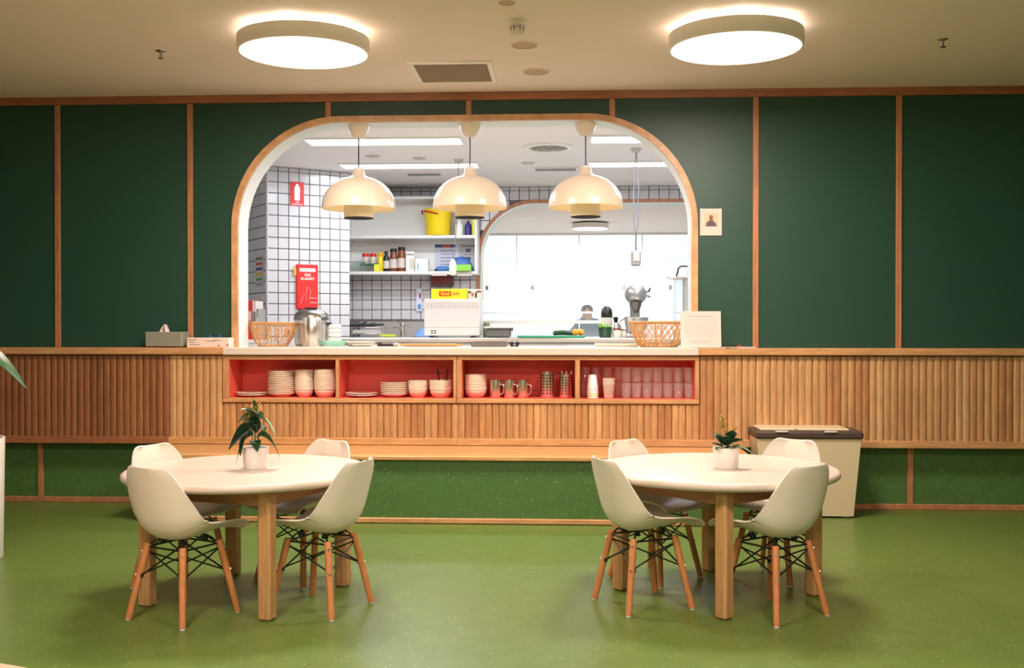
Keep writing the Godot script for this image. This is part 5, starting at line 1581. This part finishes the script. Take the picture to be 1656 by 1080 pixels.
# ---------------------------------------------------------------- plants
func leaf_mesh(L: float, W: float, droop: float) -> ArrayMesh:
	var P: Array = []
	for r in 9:
		var t := r / 8.0
		var w := W * pow(sin(PI * pow(clampf(t, 0.02, 0.985), 0.8)), 0.75)
		var row: Array = []
		for c in 5:
			var u := c / 4.0 * 2.0 - 1.0
			row.append(Vector3(u * w / 2, 0.18 * w * absf(u) - droop * L * t * t, -L * (t - 0.18 * droop * t * t)))
		P.append(row)
	P.reverse()
	var mb := MB.new()
	mb.sheet(P, 0.0012)
	return mb.mesh()

func leaf_on(plant: Node3D, mesh: Mesh, m: Material, at: Vector3, yaw: float, pitch: float, roll := 0.0) -> void:
	var o := part("leaf", mesh, m, plant, at)
	o.basis = Basis(Vector3.UP, yaw) * Basis(Vector3.RIGHT, pitch) * Basis(Vector3.FORWARD, roll)

func buds(plant: Node3D, at: Vector3, spread: Vector3, count: int, seed: int) -> void:
	var r := RandomNumberGenerator.new()
	r.seed = seed
	var mb := MB.new()
	for k in count:
		var p := at + Vector3(r.randf_range(-1, 1) * spread.x, r.randf_range(-1, 1) * spread.y, r.randf_range(-1, 1) * spread.z)
		mb.lathe([V(0.0, -0.004), V(0.0036, -0.001), V(0.0040, 0.002), V(0.0, 0.006)], 6, Transform3D(Basis.IDENTITY, p))
		mb.tube([p, p.lerp(at + Vector3(0, -spread.y * 1.3, 0), 0.7)], 0.0008, 0.0008, 4)
	var o := part("bud_cluster", mb.mesh(), M.bud, plant)
	o.set_meta("kind", "stuff")

func plant_pot(t: Node3D, r0: float, r1: float, h: float) -> void:
	part("pot", turned([V(0.0, 0.0), V(r0, 0.0), V(r0 + 0.002, 0.003), V(r1, h), V(r1 - 0.003, h + 0.0015), V(r1 - 0.006, h), V(r1 - 0.008, h - 0.014), V(0.0, h - 0.014)], 40), M.pot, t)
	part("soil", turned([V(0.0, h - 0.0145), V(r1 - 0.009, h - 0.0138), V(r1 - 0.009, h - 0.012), V(0.0, h - 0.010)], 24), M.soil, t)

func build_plants() -> void:
	var Y := 0.5645
	var a := thing("potted_plant", "tall leafy plant with drooping leaves in a white pot", "potted plant", Vector3(-1.385, Y, 2.42))
	var h := 0.092
	plant_pot(a, 0.050, 0.058, h)
	var st := MB.new()
	st.tube([Vector3(0, h - 0.012, 0), Vector3(-0.003, h + 0.06, 0), Vector3(0.0, h + 0.13, 0.004)], 0.004, 0.0025, 7)
	st.tube([Vector3(0.004, h - 0.012, 0.01), Vector3(0.02, h + 0.04, 0.01), Vector3(0.045, h + 0.075, 0.01)], 0.003, 0.002, 6)
	st.tube([Vector3(-0.004, h - 0.012, 0.01), Vector3(-0.015, h + 0.045, 0.012), Vector3(-0.035, h + 0.09, 0.012)], 0.003, 0.002, 6)
	part("stem", st.mesh(), M.leaf, a)
	var big := leaf_mesh(0.118, 0.078, 0.80)
	var mid := leaf_mesh(0.088, 0.060, 0.40)
	var slim := leaf_mesh(0.052, 0.024, 0.12)
	var small := leaf_mesh(0.050, 0.036, 0.15)
	leaf_on(a, big, M.leaf_dark, Vector3(-0.010, h + 0.062, 0.02), PI / 2 - 0.15, 0.10, 0.55)
	leaf_on(a, big, M.leaf_dark, Vector3(-0.004, h + 0.045, 0.025), PI / 2 + 0.45, -0.10, 0.4)
	leaf_on(a, big, M.leaf, Vector3(0.018, h + 0.040, 0.015), -PI / 2 + 0.25, 0.12, -0.3)
	leaf_on(a, big, M.leaf_pale, Vector3(0.004, h + 0.100, 0.012), -PI / 2 - 0.05, 0.25, -0.3)
	leaf_on(a, mid, M.leaf_pale, Vector3(-0.005, h + 0.110, 0.005), PI / 2 + 0.1, 0.1, 0.3)
	leaf_on(a, mid, M.leaf, Vector3(-0.002, h + 0.085, 0.0), PI / 2 - 0.6, 0.25, 0.2)
	leaf_on(a, mid, M.leaf_dark, Vector3(0.0, h + 0.02, 0.03), PI + 0.5, 0.05)
	leaf_on(a, slim, M.leaf, Vector3(0.0, h + 0.122, 0.002), 0.3, 1.25)
	leaf_on(a, slim, M.leaf_dark, Vector3(0.004, h + 0.128, 0.006), PI - 0.5, 1.25)
	leaf_on(a, small, M.leaf_dark, Vector3(0.028, h + 0.065, 0.02), PI - 0.4, 0.5)
	leaf_on(a, small, M.leaf, Vector3(-0.02, h + 0.09, 0.015), PI / 2 + 0.6, 0.5)
	leaf_on(a, mid, M.leaf_dark, Vector3(0.0, h + 0.03, -0.02), 0.2, 0.3)
	leaf_on(a, mid, M.leaf_dark, Vector3(-0.006, h + 0.07, 0.018), PI - 0.3, 0.6, 0.2)
	leaf_on(a, small, M.leaf_pale, Vector3(0.018, h + 0.006, 0.03), PI - 0.5, 0.3)
	leaf_on(a, small, M.leaf_dark, Vector3(-0.028, h + 0.008, 0.025), PI + 0.8, 0.1)
	leaf_on(a, mid, M.leaf_dark, Vector3(0.004, h + 0.05, 0.006), PI - 0.05, 1.3)
	leaf_on(a, big, M.leaf_dark, Vector3(-0.012, h + 0.052, 0.01), PI / 2 + 0.9, 0.05, 0.5)
	leaf_on(a, mid, M.leaf, Vector3(0.012, h + 0.075, 0.01), -PI / 2 - 0.7, 0.2, -0.4)
	leaf_on(a, mid, M.leaf_dark, Vector3(-0.012, h + 0.098, 0.012), PI + 0.9, 0.55, 0.3)
	leaf_on(a, mid, M.leaf_dark, Vector3(0.010, h + 0.105, 0.010), PI - 0.9, 0.75, -0.2)
	leaf_on(a, mid, M.leaf, Vector3(0.0, h + 0.11, -0.01), 0.9, 0.5)
	buds(a, Vector3(-0.005, h + 0.125, 0.01), Vector3(0.030, 0.022, 0.02), 26, 3)
	buds(a, Vector3(-0.038, h + 0.095, 0.012), Vector3(0.018, 0.02, 0.015), 18, 5)
	buds(a, Vector3(0.012, h + 0.142, 0.005), Vector3(0.014, 0.014, 0.012), 12, 8)
	var grow := Transform3D(Basis.from_scale(Vector3(0.84, 1.22, 0.84)), Vector3(0, (h - 0.012) * (1.0 - 1.22), 0))
	for o in a.get_children():
		if o.name != "pot" and o.name != "soil": o.transform = grow * o.transform
	var b := thing("potted_plant", "short plant with yellowish buds in a white pot near the bin", "potted plant", Vector3(0.695, Y, 2.30))
	plant_pot(b, 0.051, 0.057, 0.090)
	h = 0.090
	var sb := MB.new()
	sb.tube([Vector3(0.004, h - 0.012, 0), Vector3(0.006, h + 0.03, 0), Vector3(0.012, h + 0.05, 0)], 0.004, 0.0025, 7)
	sb.tube([Vector3(-0.003, h - 0.012, 0), Vector3(-0.006, h + 0.05, 0), Vector3(-0.012, h + 0.115, 0), Vector3(-0.018, h + 0.130, 0)], 0.0022, 0.0012, 6)
	sb.tube([Vector3(0.008, h - 0.012, 0), Vector3(0.022, h + 0.05, 0), Vector3(0.036, h + 0.075, 0)], 0.0022, 0.0012, 6)
	part("stem", sb.mesh(), M.leaf, b)
	var round := leaf_mesh(0.056, 0.048, 0.1)
	leaf_on(b, round, M.leaf_dark, Vector3(-0.020, h + 0.018, 0.02), PI / 2 + 0.5, 0.9, 0.3)
	leaf_on(b, round, M.leaf_dark, Vector3(-0.018, h + 0.006, 0.025), PI / 2 + 0.3, 0.35)
	leaf_on(b, mid, M.leaf_pale, Vector3(0.030, h + 0.004, 0.02), -PI / 2 + 0.1, 0.05)
	leaf_on(b, round, M.leaf_dark, Vector3(0.020, h + 0.022, 0.02), -PI / 2 - 0.3, 0.35, -0.4)
	leaf_on(b, round, M.leaf_dark, Vector3(0.016, h + 0.030, 0.015), -PI / 2 - 0.9, 0.9, -0.2)
	leaf_on(b, small, M.leaf, Vector3(0.0, h + 0.03, 0.02), PI, 0.7)
	leaf_on(b, small, M.leaf_pale, Vector3(-0.024, h - 0.002, 0.03), PI / 2 + 0.9, 0.05)
	leaf_on(b, round, M.leaf, Vector3(0.0, h + 0.01, -0.02), 0.1, 0.6)
	leaf_on(b, small, M.leaf_dark, Vector3(0.008, h + 0.004, 0.03), PI + 0.3, 0.25)
	leaf_on(b, round, M.leaf_dark, Vector3(0.006, h + 0.012, 0.025), PI - 0.5, 0.75, 0.2)
	leaf_on(b, round, M.leaf_dark, Vector3(-0.008, h + 0.010, 0.02), PI + 0.6, 0.8, -0.2)
	leaf_on(b, round, M.leaf, Vector3(0.024, h + 0.010, 0.0), -PI / 2 + 0.2, 0.55)
	leaf_on(b, round, M.leaf, Vector3(-0.012, h + 0.030, 0.0), PI / 2 - 0.4, 0.7)
	leaf_on(b, round, M.leaf_dark, Vector3(0.018, h + 0.036, 0.018), PI + 0.1, 1.0)
	buds(b, Vector3(-0.012, h + 0.105, 0), Vector3(0.014, 0.020, 0.012), 20, 11)
	buds(b, Vector3(-0.018, h + 0.132, 0), Vector3(0.008, 0.010, 0.008), 8, 12)
	buds(b, Vector3(0.014, h + 0.070, 0.01), Vector3(0.022, 0.012, 0.015), 24, 13)
	buds(b, Vector3(0.036, h + 0.084, 0), Vector3(0.010, 0.008, 0.010), 10, 14)
	# tall planter at the edge of the room
	var c := thing("floor_planter", "tall white floor planter with long leaves at the room edge", "planter", Vector3(-3.082, 0, 1.80))
	part("planter", turned([V(0.0, 0.0), V(0.175, 0.0), V(0.18, 0.005), V(0.19, 0.62), V(0.18, 0.62), V(0.175, 0.57), V(0.0, 0.57)], 40), M.pot, c)
	part("soil", turned([V(0.0, 0.569), V(0.174, 0.571), V(0.0, 0.585)], 24), M.soil, c)
	var sm := MB.new()
	for k in 3: sm.tube([Vector3(0.03 * cos(k * 2.1), 0.57, 0.03 * sin(k * 2.1)), Vector3(0.05 * cos(k * 2.1), 0.9, 0.05 * sin(k * 2.1)), Vector3(0.09 * cos(k * 2.1), 1.1, 0.09 * sin(k * 2.1))], 0.012, 0.008, 7)
	part("stem", sm.mesh(), M.leaf_dark, c)
	var long := leaf_mesh(0.36, 0.105, 0.70)
	leaf_on(c, long, M.leaf, Vector3(-0.02, 1.11, 0.03), -PI / 2 + 0.1, -0.05, 0.45)
	for k in 11: leaf_on(c, long, M.leaf if k % 2 else M.leaf_dark, Vector3(0.05 * cos(k * 1.9), 0.92 + 0.028 * k, 0.05 * sin(k * 1.9)), PI / 2 - 0.9 + k * 0.19, 0.35 + 0.06 * (k % 4))

# ---------------------------------------------------------------- lounge and terrace
func seg_dist(p: Vector3, a: Vector3, b: Vector3, ra: float, rb: float) -> float:
	var ab := b - a
	var t := clampf((p - a).dot(ab) / maxf(ab.length_squared(), 1e-9), 0.0, 1.0)
	return p.distance_to(a + ab * t) - lerpf(ra, rb, t)

func body_mesh(bones: Array, lo: Vector3, hi: Vector3, cell: float) -> ArrayMesh:
	var nx := int((hi.x - lo.x) / cell) + 1
	var ny := int((hi.y - lo.y) / cell) + 1
	var nz := int((hi.z - lo.z) / cell) + 1
	var F := PackedFloat32Array()
	F.resize(nx * ny * nz)
	for z in nz:
		for y in ny:
			for x in nx:
				var p := lo + Vector3(x, y, z) * cell
				var acc := 0.0
				for b in bones: acc += exp(-seg_dist(p, b[0], b[1], b[2], b[3]) * 45.0)
				F[(z * ny + y) * nx + x] = -log(maxf(acc, 1e-12)) / 45.0
	var mb := MB.new()
	var id := {}
	var corner := [Vector3i(0, 0, 0), Vector3i(1, 0, 0), Vector3i(0, 1, 0), Vector3i(1, 1, 0), Vector3i(0, 0, 1), Vector3i(1, 0, 1), Vector3i(0, 1, 1), Vector3i(1, 1, 1)]
	var edges := [[0, 1], [2, 3], [4, 5], [6, 7], [0, 2], [1, 3], [4, 6], [5, 7], [0, 4], [1, 5], [2, 6], [3, 7]]
	for z in nz - 1:
		for y in ny - 1:
			for x in nx - 1:
				var vals: Array = []
				var neg := 0
				for c in corner:
					var f := F[((z + c.z) * ny + y + c.y) * nx + x + c.x]
					vals.append(f)
					if f < 0.0: neg += 1
				if neg == 0 or neg == 8: continue
				var s := Vector3.ZERO
				var k := 0
				for e in edges:
					var fa: float = vals[e[0]]
					var fb: float = vals[e[1]]
					if (fa < 0.0) == (fb < 0.0): continue
					s += Vector3(corner[e[0]]).lerp(Vector3(corner[e[1]]), fa / (fa - fb))
					k += 1
				var p := lo + (Vector3(x, y, z) + s / k) * cell
				var g := Vector3(vals[1] + vals[3] + vals[5] + vals[7] - vals[0] - vals[2] - vals[4] - vals[6], vals[2] + vals[3] + vals[6] + vals[7] - vals[0] - vals[1] - vals[4] - vals[5], vals[4] + vals[5] + vals[6] + vals[7] - vals[0] - vals[1] - vals[2] - vals[3]).normalized()
				var best := 1e9
				for b in bones:
					var d := seg_dist(p, b[0], b[1], b[2], b[3])
					if d < best:
						best = d
						mb.col = b[4]
				id[Vector3i(x, y, z)] = mb.vert(p, g)
	var ax := [Vector3i(1, 0, 0), Vector3i(0, 1, 0), Vector3i(0, 0, 1)]
	for z in range(1, nz - 1):
		for y in range(1, ny - 1):
			for x in range(1, nx - 1):
				var f0 := F[(z * ny + y) * nx + x]
				for k in 3:
					var a: Vector3i = ax[k]
					var f1 := F[((z + a.z) * ny + y + a.y) * nx + x + a.x]
					if (f0 < 0.0) == (f1 < 0.0): continue
					var u: Vector3i = ax[(k + 1) % 3]
					var w: Vector3i = ax[(k + 2) % 3]
					var p := Vector3i(x, y, z)
					var q := [p - u - w, p - w, p, p - u]
					if not (id.has(q[0]) and id.has(q[1]) and id.has(q[2]) and id.has(q[3])): continue
					if f0 < 0.0: mb.i.append_array([id[q[0]], id[q[2]], id[q[1]], id[q[0]], id[q[3]], id[q[2]]])
					else: mb.i.append_array([id[q[0]], id[q[1]], id[q[2]], id[q[0]], id[q[2]], id[q[3]]])
	return mb.mesh()

func build_outside() -> void:
	var tr := setting("floor_terrace")
	part("paving", span(-14.0, 14.0, -0.1, 0.0, -30.0, -9.0), M.terrace, tr)
	var rl := thing("terrace_railing", "pale terrace railing outside the lounge windows", "railing", Vector3(0.2, 0, -9.6))
	part("top_rail", bx(Vector3(9.0, 0.05, 0.05), 0.006, Vector3(0, 1.262, 0)), mat("rail_pink", rgb(232, 222, 216), 0.7), rl)
	for k in 10: part("post", bx(Vector3(0.035, 1.24, 0.035), 0.004, Vector3(-4.4 + k * 0.98, 0.62, 0)), M.white, rl)
	for k in 9: part("pane", bx(Vector3(0.90, 1.0, 0.01), 0.0, Vector3(-3.91 + k * 0.98, 0.60, 0)), M.window_glass, rl)
	var lamp := thing("lounge_lamp", "round white lamp on the lounge ceiling seen through both hatches", "ceiling lamp", Vector3(0.29, KC, -7.3))
	part("body", turned([V(0.235, -0.085), V(0.25, -0.08), V(0.25, -0.02), V(0.0, -0.02)], 40), M.lamp_body, lamp)
	part("diffuser", turned([V(0.0, -0.088), V(0.236, -0.086), V(0.236, -0.08), V(0.0, -0.08)], 40), M.lamp_disc, lamp)
	part("stem", turned([V(0.0, -0.02), V(0.1, -0.02), V(0.1, 0.0), V(0.0, 0.0)], 20), M.lamp_body, lamp)
	area("disc_lamp", Vector3(0, -0.092, 0), Vector2(0.33, 0.33), 16.0, Color(1.0, 0.96, 0.90), lamp)
	for q in [[-0.64, -6.7, 0.22, "round air diffuser in the lounge ceiling seen past the middle pendant"], [1.63, -5.6, 0.10, "small downlight ring in the lounge ceiling near the hatch rim"], [-0.95, -5.2, 0.09, "small ceiling sensor in the lounge beside the arch curve"]]:
		single("ceiling_ring", turned([V(0.0, -0.016), V(q[2] * 0.8, -0.014), V(q[2], 0.0), V(0.0, 0.0)], 28), M.white, q[3], "ceiling fitting", Vector3(q[0], KC, q[1]))
	# a person leaning on the terrace beyond the railing
	var person := thing("person", "person in a blue grey top leaning forward beyond the terrace railing", "person", Vector3(0.36, 0, -11.2))
	var skin := Color(0.45, 0.26, 0.17)
	var top := Color(0.10, 0.13, 0.20)
	var leg := Color(0.04, 0.045, 0.06)
	var bones := [
		[Vector3(0.05, 0.90, 0.0), Vector3(-0.02, 1.08, 0.05), 0.15, 0.14, top],
		[Vector3(-0.02, 1.08, 0.05), Vector3(-0.06, 1.24, 0.12), 0.14, 0.12, top],
		[Vector3(-0.16, 1.26, 0.12), Vector3(0.10, 1.26, 0.10), 0.065, 0.065, top],
		[Vector3(-0.05, 1.26, 0.13), Vector3(-0.05, 1.34, 0.17), 0.052, 0.050, skin],
		[Vector3(-0.05, 1.40, 0.19), Vector3(-0.05, 1.46, 0.18), 0.078, 0.090, skin],
		[Vector3(-0.05, 1.385, 0.275), Vector3(-0.05, 1.41, 0.27), 0.010, 0.008, skin],
		[Vector3(-0.19, 1.24, 0.12), Vector3(-0.34, 1.06, 0.22), 0.055, 0.045, top],
		[Vector3(-0.34, 1.06, 0.22), Vector3(-0.50, 1.00, 0.40), 0.042, 0.030, top],
		[Vector3(0.13, 1.24, 0.10), Vector3(0.20, 1.03, 0.16), 0.055, 0.045, top],
		[Vector3(0.20, 1.03, 0.16), Vector3(0.10, 0.98, 0.36), 0.042, 0.030, top],
		[Vector3(-0.50, 1.00, 0.40), Vector3(-0.56, 0.985, 0.46), 0.030, 0.026, skin],
		[Vector3(0.10, 0.98, 0.36), Vector3(0.05, 0.965, 0.42), 0.030, 0.026, skin],
		[Vector3(-0.04, 0.90, 0.0), Vector3(-0.06, 0.48, 0.05), 0.095, 0.065, leg],
		[Vector3(-0.06, 0.48, 0.05), Vector3(-0.06, 0.08, -0.02), 0.060, 0.042, leg],
		[Vector3(0.14, 0.90, 0.0), Vector3(0.16, 0.48, 0.03), 0.095, 0.065, leg],
		[Vector3(0.16, 0.48, 0.03), Vector3(0.16, 0.08, -0.04), 0.060, 0.042, leg],
		[Vector3(-0.06, 0.045, -0.03), Vector3(-0.07, 0.035, 0.13), 0.040, 0.034, leg],
		[Vector3(0.16, 0.045, -0.05), Vector3(0.17, 0.035, 0.11), 0.040, 0.034, leg]]
	var bm := mat("person_body", Color.WHITE, 0.8)
	bm.vertex_color_use_as_albedo = true
	part("body", body_mesh(bones, Vector3(-0.68, -0.02, -0.2), Vector3(0.36, 1.62, 0.56), 0.026), bm, person)
	var hair := MB.new()
	hair.lathe([V(0.098, -0.03), V(0.104, 0.0), V(0.098, 0.05), V(0.075, 0.085), V(0.035, 0.103), V(0.0, 0.106)], 22, Transform3D(Basis(Vector3.RIGHT, -0.35), Vector3(-0.05, 1.455, 0.165)))
	part("hair", hair.mesh(), M.black, person)
	for hnd in [[Vector3(-0.56, 0.985, 0.46), Vector3(-0.7, -0.2, 0.6)], [Vector3(0.05, 0.965, 0.42), Vector3(-0.5, -0.2, 0.7)]]:
		var fm := MB.new()
		var dn: Vector3 = hnd[1].normalized()
		var sd := dn.cross(Vector3.UP).normalized()
		for k in 4:
			var o: Vector3 = hnd[0] + sd * (k - 1.5) * 0.017
			fm.tube([o, o + dn * 0.045, o + dn * ([0.065, 0.078, 0.072, 0.055][k]) + Vector3(0, -0.018, 0)], 0.009, 0.007, 7)
		fm.tube([hnd[0] + sd * 0.026 - dn * 0.02, hnd[0] + sd * 0.05 + dn * 0.01, hnd[0] + sd * 0.055 + dn * 0.035], 0.010, 0.008, 7)
		part("fingers", fm.mesh(), mat("skin", Color(0.70, 0.55, 0.45), 0.7), person)
